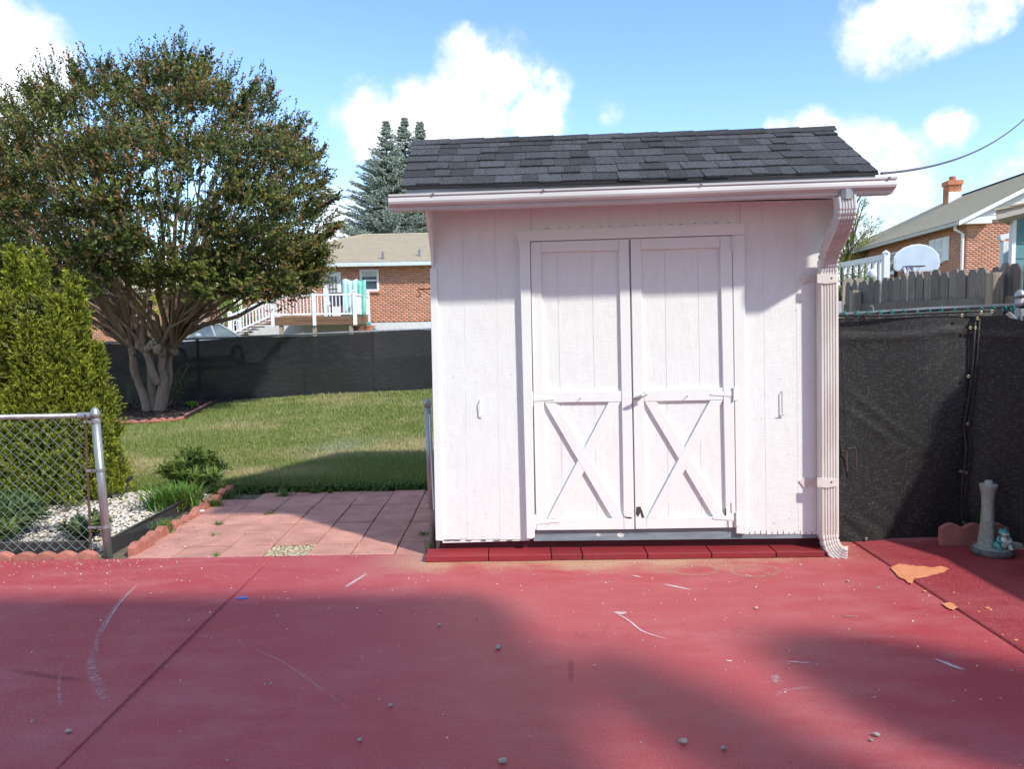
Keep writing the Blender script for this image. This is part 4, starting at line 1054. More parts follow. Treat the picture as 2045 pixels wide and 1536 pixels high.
# arborvitae ---------------------------------------------------------------
AB = PG(95, 1000); AB.y = 7.55; AB.x = PY(88, 900, 7.55).x; AB.z = 0
arb = thing('arborvitae', 'dense yellow green arborvitae standing behind the chain link fence at the left edge', 'shrub', AB)
def AP(px, py, dy): return PY(px, py, AB.y+dy)
prof = [(508, 8), (540, 40), (580, 84), (640, 104), (700, 118), (760, 130), (820, 140), (880, 146), (940, 148), (985, 134)]
# (tip column, tip row, depth offset of tip, column at the foot, depth offset at the foot)
spires = [(30, 500, .05, 20, -.1), (76, 505, -.05, 78, -.25), (146, 556, -.1, 172, -.2), (-30, 545, .05, -25, .0), (112, 600, -.35, 120, -.50), (58, 640, -.42, 50, -.62), (188, 690, -.1, 205, -.15),
          (-70, 600, .0, -90, -.1), (8, 600, -.35, 0, -.5), (160, 720, -.38, 172, -.45), (100, 735, -.5, 96, -.70), (212, 800, .0, 216, -.05), (150, 590, .3, 180, .3), (60, 540, .35, 60, .5), (-60, 700, -.4, -70, -.5), (205, 860, -.3, 205, -.3), (30, 780, -.55, 30, -.72)]
O, Dd, Cb = [], [], []
rs = random.Random(11)
for (tx, ty, td, bx_, bd) in spires:
    tipp = AP(tx, ty, td); foot = AP(bx_, 985, bd); foot.z = 0; H_ = tipp.z
    k = int(640*H_)+200; ph = rs.uniform(0, 6)
    for i in range(k):
        u = rs.random()**.9*1.02; z = H_*(1-u)
        if z < .03: continue
        r = min(.27, .012+.32*u*H_/2.0)*(1+.22*math.sin(u*13+ph)+.12*math.sin(u*31+ph*2)); az = rs.uniform(0, 6.28)
        r *= 1+.20*math.sin(az*3+u*9+ph)
        if math.sin(az) > .6 and rs.random() < .6: az = -az
        kk = rs.uniform(.35, 1.06)**.6; c_ = tipp.lerp(foot, u)
        O.append((c_.x+math.cos(az)*r*kk, c_.y+math.sin(az)*r*kk, z)); Dd.append((math.cos(az)*.6+rs.gauss(0, .28), math.sin(az)*.6+rs.gauss(0, .28), .85+rs.gauss(0, .28)))
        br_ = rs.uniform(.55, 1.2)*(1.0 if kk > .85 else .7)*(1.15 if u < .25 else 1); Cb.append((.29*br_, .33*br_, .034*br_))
O = np.array(O); Dd = np.array(Dd); m = len(O)
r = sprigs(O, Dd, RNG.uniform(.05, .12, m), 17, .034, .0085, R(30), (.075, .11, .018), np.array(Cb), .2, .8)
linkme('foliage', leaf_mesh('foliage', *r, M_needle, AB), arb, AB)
mb = MB(); mb.tube([AB, AB+Vector((0, 0, 1.2)), AB+Vector((0, 0, 2.0))], [.07, .05, .02], 8)
for _ in range(60):
    a0 = AB+Vector((0, 0, random.uniform(.05, 1.7))); az = random.uniform(0, 6.28); mb.tube([a0, a0+Vector((math.cos(az)*.45, math.sin(az)*.45, .35))*(1.25-a0.z*.45)], [.012, .004], 5)
obj('trunk', mb, M_darkbark, arb)
# dense inner twigs so that the shrub is not hollow
nI = 9000
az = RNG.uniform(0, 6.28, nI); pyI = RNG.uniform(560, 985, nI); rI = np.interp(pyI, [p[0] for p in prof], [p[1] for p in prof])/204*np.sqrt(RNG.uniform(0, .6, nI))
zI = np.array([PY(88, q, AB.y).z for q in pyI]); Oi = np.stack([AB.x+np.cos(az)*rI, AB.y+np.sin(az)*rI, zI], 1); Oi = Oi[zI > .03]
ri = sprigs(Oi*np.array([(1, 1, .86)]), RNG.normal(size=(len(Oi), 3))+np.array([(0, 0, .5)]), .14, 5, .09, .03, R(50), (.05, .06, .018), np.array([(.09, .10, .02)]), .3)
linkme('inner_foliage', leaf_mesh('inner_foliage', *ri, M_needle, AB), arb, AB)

# leafy perennials ---------------------------------------------------------
def whorl_shrub(name, lab, cat, c, stems_, h, spread, leafL, leafW, ca, cb):
    t = thing(name, lab, cat, c); mb = MB(); O, Dd, Ls = [], [], []
    for _ in range(stems_):
        az = random.uniform(0, 6.28); k = random.random()**.6; e = c+Vector((math.cos(az)*spread*k, math.sin(az)*spread*k*.8, h*random.uniform(.55, 1.0)*(1-.35*k)))
        mb.tube([c+Vector((math.cos(az)*.05, math.sin(az)*.05, 0)), c.lerp(e, .5)+Vector((0, 0, .04)), e], [.006, .005, .003], 5)
        for s in (.45, .62, .8, .93, 1.0): O.append(c.lerp(e, s)[:]); Dd.append(((e-c).normalized()+Vector((0, 0, .5)))[:]); Ls.append(.05)
    obj('stem', mb, M_darkbark, t)
    O = np.array(O); r = sprigs(O, np.array(Dd), np.array(Ls), 12, leafL, leafW, R(62), ca, cb, .25)
    linkme('foliage', leaf_mesh('foliage', *r, M_leaf, c), t, c)
sc_ = PZ(372, 985, 0)
whorl_shrub('leafy_shrub', 'bushy plant with long narrow whorled leaves at the lawn end of the gravel bed', 'shrub', Vector((-3.15, 7.55, 0)), 46, .42, .34, .10, .016, (.045, .085, .018), (.13, .20, .03))
whorl_shrub('leafy_shrub', 'dark leafy plant seen through the left end of the chain link fence', 'shrub', Vector((-4.05, 6.0, 0)), 40, .32, .34, .11, .018, (.035, .07, .02), (.09, .15, .03))
whorl_shrub('leafy_shrub', 'low leafy plant at the left picture edge behind the wire fence', 'shrub', Vector((-3.95, 5.72, 0)), 34, .24, .26, .10, .02, (.05, .09, .02), (.14, .20, .04))
whorl_shrub('leafy_shrub', 'small sparse plant in the gravel close behind the metal fence post', 'shrub', Vector((-3.28, 5.85, 0)), 16, .20, .17, .075, .016, (.05, .09, .03), (.12, .17, .05))
tuft('ornamental_grass', 'arching bright green grass clump spilling over the black edging', 'grass clump', Vector((-3.06, 6.85, .02)), 620, .22, .30, .009, (.07, .15, .02), (.18, .30, .05))
tuft('ornamental_grass', 'darker grassy clump at the foot of the arborvitae behind the fence', 'grass clump', Vector((-4.45, 6.55, .0)), 420, .30, .30, .010, (.04, .09, .02), (.10, .18, .04))
weeds = [((-2.78, 6.05), .13, .10, 150, 'weed clump over the scalloped edging nearest the red patio'), ((-2.72, 6.95), .09, .08, 110, 'weed clump where the scalloped edging meets the third paver row'), ((-2.74, 7.3), .10, .12, 130, 'weeds along the far end of the scalloped edging bricks'),
         ((-2.2, 7.32), .08, .10, 80, 'grass tuft on the back row of pavers near the lawn edge'), ((-1.95, 7.45), .07, .09, 70, 'grass tuft on the back pavers, second from the edging'), ((-1.78, 7.40), .06, .03, 40, 'small round weed on the back paver row'),
         ((-2.12, 6.62), .04, .06, 26, 'tiny tuft in the joint in the middle of the pavers'), ((-2.44, 6.3), .04, .07, 30, 'flat grass tuft on the pavers near the scalloped edging'), ((-2.12, 5.42), .035, .04, 18, 'tiny weed at the front edge of the pavers'),
         ((-.70, 5.85), .05, .05, 30, 'pale weed in the joint close to the leaning grey post'), ((-.60, 5.36), .14, .05, 16, 'grassy weed at the corner of the red brick step'), ((-2.35, 5.95), .03, .06, 14, 'tiny flat tuft in the second joint of the pavers')]
for (x, y), h, s, k, lab in weeds:
    tuft('weed', lab, 'weed', Vector((x, y, -.01)), k, h, s, .006, (.07, .14, .02), (.17, .26, .05), 'weeds growing between the pavers')
# creeping weeds at the lawn edge
n = 1500; x = RNG.uniform(-3.0, -.6, n); y = 7.50+np.abs(RNG.normal(0, .05, n))
r = sprigs(np.stack([x, y, np.full(n, .0)], 1), RNG.normal(size=(n, 3))*.6+np.array([(0, -.3, .6)]), .05, 6, .03, .018, R(60), (.04, .08, .02), np.array([(.08, .15, .03)]), .3)
g = linkme('edge_weeds', leaf_mesh('edge_weeds', *r, M_leaf, (0, 0, 0)), kind='stuff'); tag(g, 'low dark green creeping weeds where the lawn meets the pavers', 'weeds')
# small solar light and a dark rock
sl_ = thing('solar_light', 'small dark solar stake light at the back of the gravel bed', 'light', PZ(253, 982, 0))
c = PZ(253, 982, 0)
obj('light_cap', MB().prism([c+Vector(a) for a in ((-.05,-.04,.085), (.05,-.04,.105), (.05,.05,.125), (-.05,.05,.105))], [c+Vector(a) for a in ((-.05,-.04,.11), (.05,-.04,.13), (.05,.05,.15), (-.05,.05,.13))]), mat('dark_grey_plastic', (.06, .06, .07), rough=.4), sl_)
obj('light_lens', MB().lathe(c, [(.02, .03), (.035, .09)], 10), M_curtain, sl_)
obj('stake', MB().lathe(c, [(.006, -.05), (.012, .04)], 8), M_black, sl_)
rk = obj('dark_rock', MB().ball(PZ(214, 995, .02), (.05, .05, .03), 8, 5), mat('dark_rock', (.06, .06, .065), rough=.9)); tag(rk, 'dark rock on the white gravel beside the arborvitae', 'rock')

# ------------------------------------------------------------------ chain link fence on the left
CY = 5.455
cf = thing('chain_link_fence', 'low chain link fence with green wire and a dome capped end post on the left', 'fence', (-2.89, CY, 0))
pb, pt = PZ(205, 1116, 0), PY(190, 828, CY)
obj('post', MB().tube([(pb.x, CY, -.1), (pt.x, CY, pt.z)], .029, 16), M_metal, cf, smooth=True)
obj('post_cap', MB().lathe((pt.x, CY, pt.z-.02), [(.034, 0), (.034, .03), (.031, .035), (.028, .05), (.018, .066), (.006, .072)], 16), M_metal, cf, smooth=True)
zt_ = PY(175, 830, CY).z; xr = PY(176, 830, CY).x
obj('top_rail', MB().tube([(xr, CY, zt_), (-6.6, CY, zt_-.004)], .019, 12), M_metal, cf, smooth=True)
obj('rail_end', MB().tube([(xr-.07, CY, zt_), (xr+.03, CY, zt_)], .023, 12), M_metal, cf)
bx0, bx1 = PY(174, 838, CY).x, PY(185, 1105, CY).x
obj('tension_bar', MB().bar((bx0, CY-.02, zt_+.01), (bx1, CY-.02, .04), .014, .006, (0, 1, 0)), M_rust, cf)
for py in (842, 939, 1052):
    z = PY(190, py, CY).z; xp = pb.x+(pt.x-pb.x)*z/pt.z; xb = bx1+(bx0-bx1)*z/zt_
    mb = MB(); mb.lathe((xp, CY, z-.011), [(.032, 0), (.032, .022)], 16); mb.box(xb-.012, xp-.02, CY-.026, CY-.022, z-.009, z+.009); obj('tension_band', mb, M_metal, cf)
    obj('bolt', MB().tube([(xp-.045, CY-.035, z), (xp-.045, CY-.01, z)], .006, 6), M_rust, cf)
mb = MB(); pit = .0765; zb0, zt0 = .045, zt_-.022; hh = zt0-zb0; rad = .0022
nseg = round(hh/(pit/2)); st = hh/nseg
x_end = bx0
kw = 0
xw = x_end-.005
while xw > -5.4:
    pts = []
    for j in range(nseg+1):
        sgn = ((j+kw) % 2); pts.append((xw-(pit/2 if sgn else 0)-.0, CY-.020+(-.003 if sgn else .003), zt0-j*st))
    pts2 = [(p[0], p[1], p[2]) for p in pts]; mb.tube(pts2, rad, 4, caps=False)
    xw -= pit/2; kw += 1
obj('wire_mesh', mb, M_chain, cf)
# little leaning post next to the shed
lp = thing('fence_post', 'grey steel end post leaning against the left corner of the white shed', 'post', (-.58, 5.5, 0))
a = PZ(862, 1108, .0); b = PY(853.5, 806, 5.45); a = Vector((a.x, 5.45, 0)); b = Vector(b)
m_ = a.lerp(b, .28)
obj('post', MB().tube([a+Vector((0,0,-.05)), b], .021, 14), M_metal, lp, smooth=True)
obj('post_sleeve', MB().tube([m_, b], .0235, 14), M_metal, lp, smooth=True)
obj('post_cap', MB().lathe(b+Vector((0,0,-.02)), [(.027, 0), (.027, .03), (.022, .045), (.010, .056), (.002, .058)], 14), M_metal, lp, smooth=True)
obj('paint_drip', MB().tube([m_+Vector((.016,-.019,.0)), m_.lerp(b, .6)+Vector((.012,-.0215,0)), m_.lerp(b, .9)+Vector((.013,-.021,0))], [.005, .003, .006], 6), M_white, lp)

# ------------------------------------------------------------------ screened fence at the back
def screen_mat(name, c1, c2, see, sc=(18, 18, 240)):
    m = bpy.data.materials.new(name); m.use_nodes = True; t = m.node_tree; t.nodes.clear()
    geo = N(t, 'ShaderNodeNewGeometry'); p = geo.outputs['Position']
    f = noise(t, N(t, 'ShaderNodeMapping', i_Vector=p, i_Scale=sc).outputs[0], 1.0, 3)
    f2 = noise(t, N(t, 'ShaderNodeMapping', i_Vector=p, i_Scale=(220, 220, 30)).outputs[0], 1.0, 2)
    f3 = noise(t, p, 1.3, 4)
    k = math_(t, 'ADD', math_(t, 'MULTIPLY', f, .6), math_(t, 'MULTIPLY', f2, .4))
    col = mixc(t, mr(t, k, .50, .68), c1, c2)
    b = N(t, 'ShaderNodeBsdfPrincipled', i_Base_Color=col, i_Roughness=.55); b.inputs['Specular IOR Level'].default_value = .35
    b.inputs['Sheen Weight'].default_value = .15
    bn = N(t, 'ShaderNodeBump', i_Height=k, i_Strength=.5, i_Distance=.003); t.links.new(bn.outputs[0], b.inputs['Normal'])
    tr = N(t, 'ShaderNodeBsdfTransparent')
    s = N(t, 'ShaderNodeMixShader', i_0=math_(t, 'MULTIPLY', mr(t, f3, .3, .7, .6, 1.3), see), i_1=b.outputs[0], i_2=tr.outputs[0])
    N(t, 'ShaderNodeOutputMaterial', i_Surface=s.outputs[0]); return m
M_screenback = screen_mat('black_windscreen_mesh', (.010, .011, .013), (.034, .036, .038), .022, (6, 6, 60))
M_screenfront = screen_mat('black_shade_cloth', (.008, .008, .009), (.085, .083, .08), .0, (30, 30, 300))
bf = thing('screened_fence', 'long chain link fence covered in black privacy mesh along the back of the lawn', 'fence', (-4, 15.4, .2))
def ftop(x): return float(np.interp(x, [-14.5, -7.76, -1.67, 5.2], [1.19, 1.35, 1.50, 1.55]))
xs = np.arange(-14.5, 5.3, .12); nz = 9; vs = []; fs = []
for i, x in enumerate(xs):
    y = float(fy(x)); zb_ = gz(x, y)+.0
    for j in range(nz):
        u = j/(nz-1); z = zb_+(ftop(x)-.03-zb_)*u+(.015*math.sin(x*2.1) if j == nz-1 else 0)
        vs.append((x, y-.03+.018*math.sin(x*2.6+u*2)+.012*math.sin(x*7.1-u*5)*(1-u), z))
for i in range(len(xs)-1):
    for j in range(nz-1): fs.append((i*nz+j, (i+1)*nz+j, (i+1)*nz+j+1, i*nz+j+1))
mb = MB(); mb.v = vs; mb.f = fs; obj('privacy_mesh', mb, M_screenback, bf, smooth=True, fix=False)
mb = MB(); mb.tube([(x, float(fy(x)), ftop(x)) for x in np.arange(-14.5, 5.3, .8)], .021, 8); obj('top_rail', mb, M_metal, bf, smooth=True)
for px in (-90, 100, 218, 395, 607, 745, 868, 1000, 1150):
    X = (px-1022)/1550*15.4; X = (px-1022)/1550*float(fy(X)); y = float(fy(X)); obj('post', MB().tube([(X, y+.03, 0), (X, y+.03, ftop(X)+.03)], .03, 10), M_metal, bf, smooth=True)
mb = MB(); pit = .06
for i in range(130):
    x0 = -9.2+i*pit; y0 = float(fy(x0))+.015
    pts = [(x0+(pit/2 if j % 2 else -pit/2)*1.0, y0, ftop(x0)-.02-j*.045) for j in range(9)]; mb.tube(pts, .0018, 3, caps=False)
obj('wire_mesh', mb, M_metal, bf)

# ------------------------------------------------------------------ right side: shade cloth
QY = 5.47
rf = thing('shade_cloth_fence', 'fence covered with black woven shade cloth right of the downspout', 'fence', (2.7, QY, 0))
def cloth(name, x0, x1, ys, zt_f, zb_, amp, seed, parent):
    nx, nz = 90, 60; vs, fs = [], []
    for i in range(nx+1):
        u = i/nx; x = x0+(x1-x0)*u
        for j in range(nz+1):
            w = j/nz; zt = zt_f(x); z = zb_(x)+(zt-zb_(x))*w
            y = ys(x) - .012 + amp*(.016*math.sin(x*5+w*3+seed)+.010*math.sin(x*17-w*9+seed)*(1-w)+.006*math.sin((x*.8+z)*38+seed*3)*math.exp(-((z-.12)/.16)**2)*.7)
            # horizontal folds under the hem and diagonal pulls
            y -= .012*math.exp(-((z-(zt-.085-.05*math.sin(u*3)))/.013)**2)+.010*math.exp(-((z-(zt-.13-.04*math.sin(u*2.4)))/.02)**2)*(1-u)
            y -= amp*.010*math.exp(-(((x-2.55)*.8+(z-.95))/.018)**2)*math.exp(-((x-2.6)/.25)**2)
            y -= amp*.010*math.exp(-(((x-2.55)*.7+(z-.82))/.02)**2)*math.exp(-((x-2.55)/.2)**2)
            vs.append((x, y, z))
    for i in range(nx):
        for j in range(nz):
            fs.append((i*(nz+1)+j, (i+1)*(nz+1)+j, (i+1)*(nz+1)+j+1, i*(nz+1)+j+1))
    mb = MB(); mb.v = vs; mb.f = fs; return obj(name, mb, M_screenfront, parent, smooth=True, fix=False)
ztf = lambda x: 1.600+.004*math.sin(x*9)
cloth('shade_cloth', 1.9, 3.205, lambda x: QY-.02*(x-1.9), ztf, lambda x: .015+.01*math.sin(x*7), 1.0, 0, rf)
def zt2(x):
    return 1.60-.015*math.sin((x-3.2)*8) if x < 3.36 else 1.60-.60*(x-3.36)**1.15-.03
cloth('shade_cloth', 3.19, 3.47, lambda x: QY-.02-.8*(x-3.19), lambda x: 1.60-.35*max(0, x-3.34), lambda x: .01, .7, 2, rf)
mb = MB(); vs = []; fs = []
for i in range(27):
    y = 5.275-i*.14
    for j in range(12): w = j/11; vs.append((3.465+.008*math.sin(y*5+w*4)+.05*(i/39), y, .01+(1.54-.74*min(1, i/6)-.01)*w))
for i in range(26):
    for j in range(11): fs.append((i*12+j, i*12+j+1, (i+1)*12+j+1, (i+1)*12+j))
mb.v = vs; mb.f = fs; obj('shade_cloth', mb, M_screenfront, rf, smooth=True, fix=False)
# overlapping hem at the seam
pts = [PY(1948, 636, 5.40), PY(1944, 700, 5.40), PY(1937, 780, 5.40), PY(1925, 850, 5.39), PY(1930, 900, 5.39), PY(1921, 980, 5.39), PY(1923, 1075, 5.39)]
mb = MB()
for o_ in (0, .028): mb.tube([p+Vector((o_, 0, 0)) for p in pts], .008, 6)
obj('cloth_hem', mb, M_screenfront, rf, smooth=True)
M_brass = mat('brass_grommet', (.55, .45, .28), (.35, .28, .18), rough=.35, metal=.8)
for px, py in ((1731,633),(1921,630),(1960,624),(1981,622),(1952,636),(1938,655),(1948,655),(1934,752),(1933,847),(1919,942),(1929,944),(1925,1044),(1730,1077)):
    obj('grommet', MB().torus(PY(px, py, 5.385 if px > 1800 else 5.425), .0085, .0035, (0, 1, 0), 14, 6), M_brass, rf, smooth=True)
M_tie = mat('green_wire_tie', (.02, .30, .24), rough=.4)
for px, py in ((1686,626),(1710,626),(1733,626),(1757,625),(1780,624),(1804,624),(1830,624),(1854,622),(1878,621),(1904,620),(1929,619),(1957,618),(1981,616),(2004,616),(2021,615)):
    c = PY(px, py, 5.43); mb = MB()
    for k in range(2): mb.torus(c+Vector((.006*k, -.005, 0)), .019, .0026, (1, random.uniform(-.3, .3), random.uniform(-.3, .3)), 10, 4)
    mb.tube([c+Vector((0,-.02,-.005)), c+Vector((random.uniform(.01, .03), -.025, -.02))], .0014, 4); obj('wire_tie', mb, M_tie, rf)
a, b, c = PY(1672, 629, 5.46), PY(1860, 617, 5.46), PY(2050, 609, 5.46)
obj('top_rail', MB().tube([a-Vector((.4,0,0)), a, b, c], .016, 10), mat('dull_pipe', (.09, .09, .12), (.05, .05, .06), rough=.45), rf, smooth=True)
obj('hem_roll', MB().tube([PY(1672, 631, 5.42), PY(1760, 630, 5.41), PY(1850, 626, 5.41), PY(1935, 622, 5.41), PY(1985, 621, 5.40)], .009, 8), M_screenfront, rf, smooth=True)
mb = MB().lathe((PY(2037, 600, 5.5).x, 5.5, -.1), [(.031, 0), (.031, 1.83)], 14); gp = obj('corner_post', mb, M_metal, rf, smooth=True)
obj('post_cap', MB().lathe((PY(2037, 600, 5.5).x, 5.5, PY(2037, 594, 5.5).z), [(.036, 0), (.036, .02), (.031, .035), (.017, .052), (.003, .057)], 14), M_metal, rf, smooth=True)
obj('gate_latch', MB().box(PY(2030, 640, 5.3).x, PY(2030, 640, 5.3).x+.5, 5.26, 5.30, PY(2030, 632, 5.3).z, PY(2030, 617, 5.3).z).bar(PY(2012, 625, 5.3), PY(2060, 672, 5.25), .03, .03).box(PY(2029, 640, 5.3).x, PY(2029, 640, 5.3).x+.012, 5.25, 5.29, PY(2030, 642, 5.3).z, PY(2030, 620, 5.3).z), M_metal, rf, bevel=.003)
# rusty bracket, rope and hook
st = thing('iron_staple', 'rusty U shaped iron bracket hanging low on the black shade cloth beside the downspout', 'bracket', PY(1700, 920, 5.40))
obj('bracket_bar', MB().tube([PY(1692, 942, 5.41), PY(1691, 898, 5.41), PY(1693, 896, 5.40), PY(1707, 894, 5.39), PY(1709, 897, 5.39), PY(1711, 941, 5.41)], .0045, 6), M_rust, st)
rp = obj('rope', MB().tube([PY(1676, 640, 5.43), PY(1681, 720, 5.42), PY(1686, 820, 5.42), PY(1691, 900, 5.42)], .0035, 6), M_black); tag(rp, 'thin black cord hanging down the shade cloth next to the downspout', 'cord')
hk = obj('steel_hook', MB().tube([PY(1738, 613, 5.43), PY(1741, 610, 5.43), PY(1744, 614, 5.43), PY(1744, 624, 5.43)], .004, 6), M_metal); tag(hk, 'small bent steel hook on top of the shade cloth fence', 'hook')
# cement blocks and frog
bl = scallop_block('scallop_brick', None, (PZ(1884, 1094, .006).x, 5.33), (PZ(1884, 1094, .006).x+.46, 5.31), .165, .007, -.05, 3, mat('dull_pink_brick', (.40, .16, .13), (.28, .11, .09), rough=.9, vs=8, bump=.2, bs=200), .035)
tag(bl, 'tall pink scalloped edging block standing behind the frog ornament', 'edging block')
dk = PZ(2034, 1099, .006); o = obj('stone_disc', MB().lathe(Vector((dk.x+.06, 5.30, .006)), [(.12, 0), (.115, .025), (.05, .05)], 18), mat('pale_grey_stone', (.38, .36, .34), rough=.9, vs=10), smooth=False); tag(o, 'pale flat round stone cap at the right picture edge behind the frog', 'stone')
# frog ornament
fc = PZ(1986, 1106, .006); fc.y = 5.10; fc.x = PZ(1984, 1103, .006).x-.03; fc.z = .006
fr = thing('frog_ornament', 'weathered green garden ornament of a frog sitting against a tall column on a round base', 'ornament', fc)
M_verd = mat('weathered_verdigris', (.36, .42, .37), (.20, .19, .16), rough=.7, vs=16, va=.5, vs2=70, stretch=(1, 1, .5))
M_basedark = mat('ornament_base_dark', (.07, .07, .085), (.16, .14, .13), rough=.8, vs=30)
obj('ornament_base', MB().lathe(fc, [(.125, 0), (.132, .015), (.130, .034), (.118, .043)], 26), M_basedark, fr, smooth=True)
mb = MB(); mb.lathe(fc+Vector((0,0,.043)), [(.112, 0), (.112, .004), (.06, .008)], 26); obj('ornament_base_top', mb, M_verd, fr)
cc = fc+Vector((-.02, .03, .045))
pr = [(.058, 0), (.054, .03), (.047, .10), (.041, .18), (.038, .26), (.039, .32), (.045, .37), (.053, .40), (.056, .415), (.050, .425), (.028, .427), (.025, .428), (.024, .445), (.020, .45)]
mb = MB(); n_ = 22
vs = []
for r_, z in pr:
    for k in range(n_):
        a_ = 2*math.pi*k/n_; q = r_*(1+(.05*math.cos(a_*5+1) if r_ > .03 else 0)); vs.append(cc+Vector((q*math.cos(a_), q*math.sin(a_), z)))
mb.add(vs, [(i*n_+k, i*n_+(k+1) % n_, (i+1)*n_+(k+1) % n_, (i+1)*n_+k) for i in range(len(pr)-1) for k in range(n_)]+[tuple(range((len(pr)-1)*n_, len(pr)*n_))])
obj('column', mb, M_verd, fr, smooth=True)
# frog: one continuous skin
m = bpy.data.materials.new('frog_glaze'); m.use_nodes = True; t = m.node_tree; t.nodes.clear()
geo = N(t, 'ShaderNodeTexCoord'); sx = N(t, 'ShaderNodeSeparateXYZ', i_Vector=geo.outputs['Object'])
fx = mr(t, math_(t, 'ABSOLUTE', math_(t, 'ADD', sx.outputs['X'], -.006)), .036, .028); fyy = mr(t, sx.outputs['Y'], -.012, -.028); fz = mr(t, sx.outputs['Z'], .118, .108)
colr = mixc(t, math_(t, 'MULTIPLY', math_(t, 'MULTIPLY', fx, fyy), fz), mixc(t, mr(t, noise(t, geo.outputs['Object'], 30, 3), .35, .65), (.03, .20, .20), (.10, .34, .32)), (.62, .64, .58))
b_ = N(t, 'ShaderNodeBsdfPrincipled', i_Base_Color=colr, i_Roughness=.35); N(t, 'ShaderNodeOutputMaterial', i_Surface=b_.outputs[0])
f0 = fc+Vector((.034, -.052, .047))
mb = MB()
for c_, r_ in (((0,0,.048), (.040,.036,.050)), ((0,-.012,.055), (.030,.032,.042)), ((0,-.008,.115), (.033,.034,.021)), ((0,-.026,.108), (.030,.024,.011)), ((-.017,-.002,.132), (.011,.011,.011)), ((.017,-.002,.132), (.011,.011,.011)),
               ((-.040,-.006,.026), (.022,.034,.026)), ((.040,-.006,.026), (.022,.034,.026)), ((-.038,-.034,.008), (.016,.020,.008)), ((.038,-.034,.008), (.016,.020,.008))):
    mb.ball(f0+Vector(c_), r_, 14, 10)
for s in (-1, 1):
    mb.tube([f0+Vector((.030*s, -.008, .085)), f0+Vector((.044*s, -.020, .066)), f0+Vector((.026*s, -.040, .055)), f0+Vector((.012*s, -.042, .056))], [.011, .010, .008, .006], 8)
o = obj('frog', mb, m, fr, loc=f0, smooth=True, fix=False)
rm = o.modifiers.new('remesh', 'REMESH'); rm.mode = 'VOXEL'; rm.voxel_size = .0028; rm.use_smooth_shade = True
sm = o.modifiers.new('smooth', 'SMOOTH'); sm.iterations = 4; sm.factor = .5
for s in (-1, 1): obj('frog_eye', MB().ball(f0+Vector((.018*s, -.011, .133)), .004, 8, 6), M_black, o)
obj('frog_mouth', MB().tube([f0+Vector((-.028, -.030, .104)), f0+Vector((-.015, -.049, .101)), f0+Vector((.0, -.053, .100)), f0+Vector((.015, -.049, .101)), f0+Vector((.028, -.030, .104))], .0016, 5), mat('frog_lip', (.30, .22, .10)), o)
# ------------------------------------------------------------------ picket fence
wf = thing('picket_fence', 'weathered grey dog eared wooden fence behind the black shade cloth on the right', 'fence', (3.8, 7, .15))
XW = 3.84
def picket_mesh(w=.138, h=1.86, t=.018):
    # stands along +Y, thickness along X, dog ears
    f = [(0, 0, 0), (0, w, 0), (0, w, h-.05), (0, w-.035, h), (0, .035, h), (0, 0, h-.05)]
    mb = MB().prism(f, [(t, y, z) for _, y, z in f]); me = mesh_of('picket', mb.v, mb.f, M_woodfence); fixn(me); return me
pm_ = [picket_mesh(), picket_mesh(.134, 1.855), picket_mesh(.140, 1.865)]
y = 4.6
while y < 8.95:
    piece('picket', random.choice(pm_), wf, (XW+random.uniform(-.004, .006), y, .145+random.uniform(-.025, .02)), (random.uniform(-.012, .012), random.uniform(-.008, .008), random.uniform(-.01, .01))); y += .139+random.uniform(0, .003)
obj('rail', MB().box(3.800, 3.836, 4.6, 8.9, 1.665, 1.745), M_woodfence, wf, bevel=.003)
obj('rail', MB().box(3.800, 3.836, 4.6, 8.9, .45, .53), M_woodfence, wf, bevel=.003)
for Y, zt in ((6.05, 1.93), (8.5, 1.89)):
    obj('post', MB().box(3.708, 3.798, Y-.045, Y+.045, 0, zt), M_woodpost, wf, bevel=.004)
# fence section facing the camera at its far end
wf2 = thing('picket_fence', 'two lighter wooden fence boards at the far left end of the grey picket fence', 'fence', (3.95, 9.0, .15))
for k, X in enumerate((3.84, 3.98)):
    f = [(X, 9.02, .15), (X+.135, 9.02, .15), (X+.135, 9.02, 2.0-k*.01), (X+.10, 9.02, 2.05-k*.01), (X+.035, 9.02, 2.05), (X, 9.02, 2.0)]
    obj('picket', MB().prism(f, [(a, b+.018, c) for a, b, c in f]), M_woodpost, wf2)
tag(obj('utility_box', MB().box(4.0, 4.7, 9.9, 10.2, .1, 1.80), mat('grey_box', (.35, .38, .42), rough=.5), bevel=.01), 'grey blue metal box behind the far end of the picket fence', 'box')

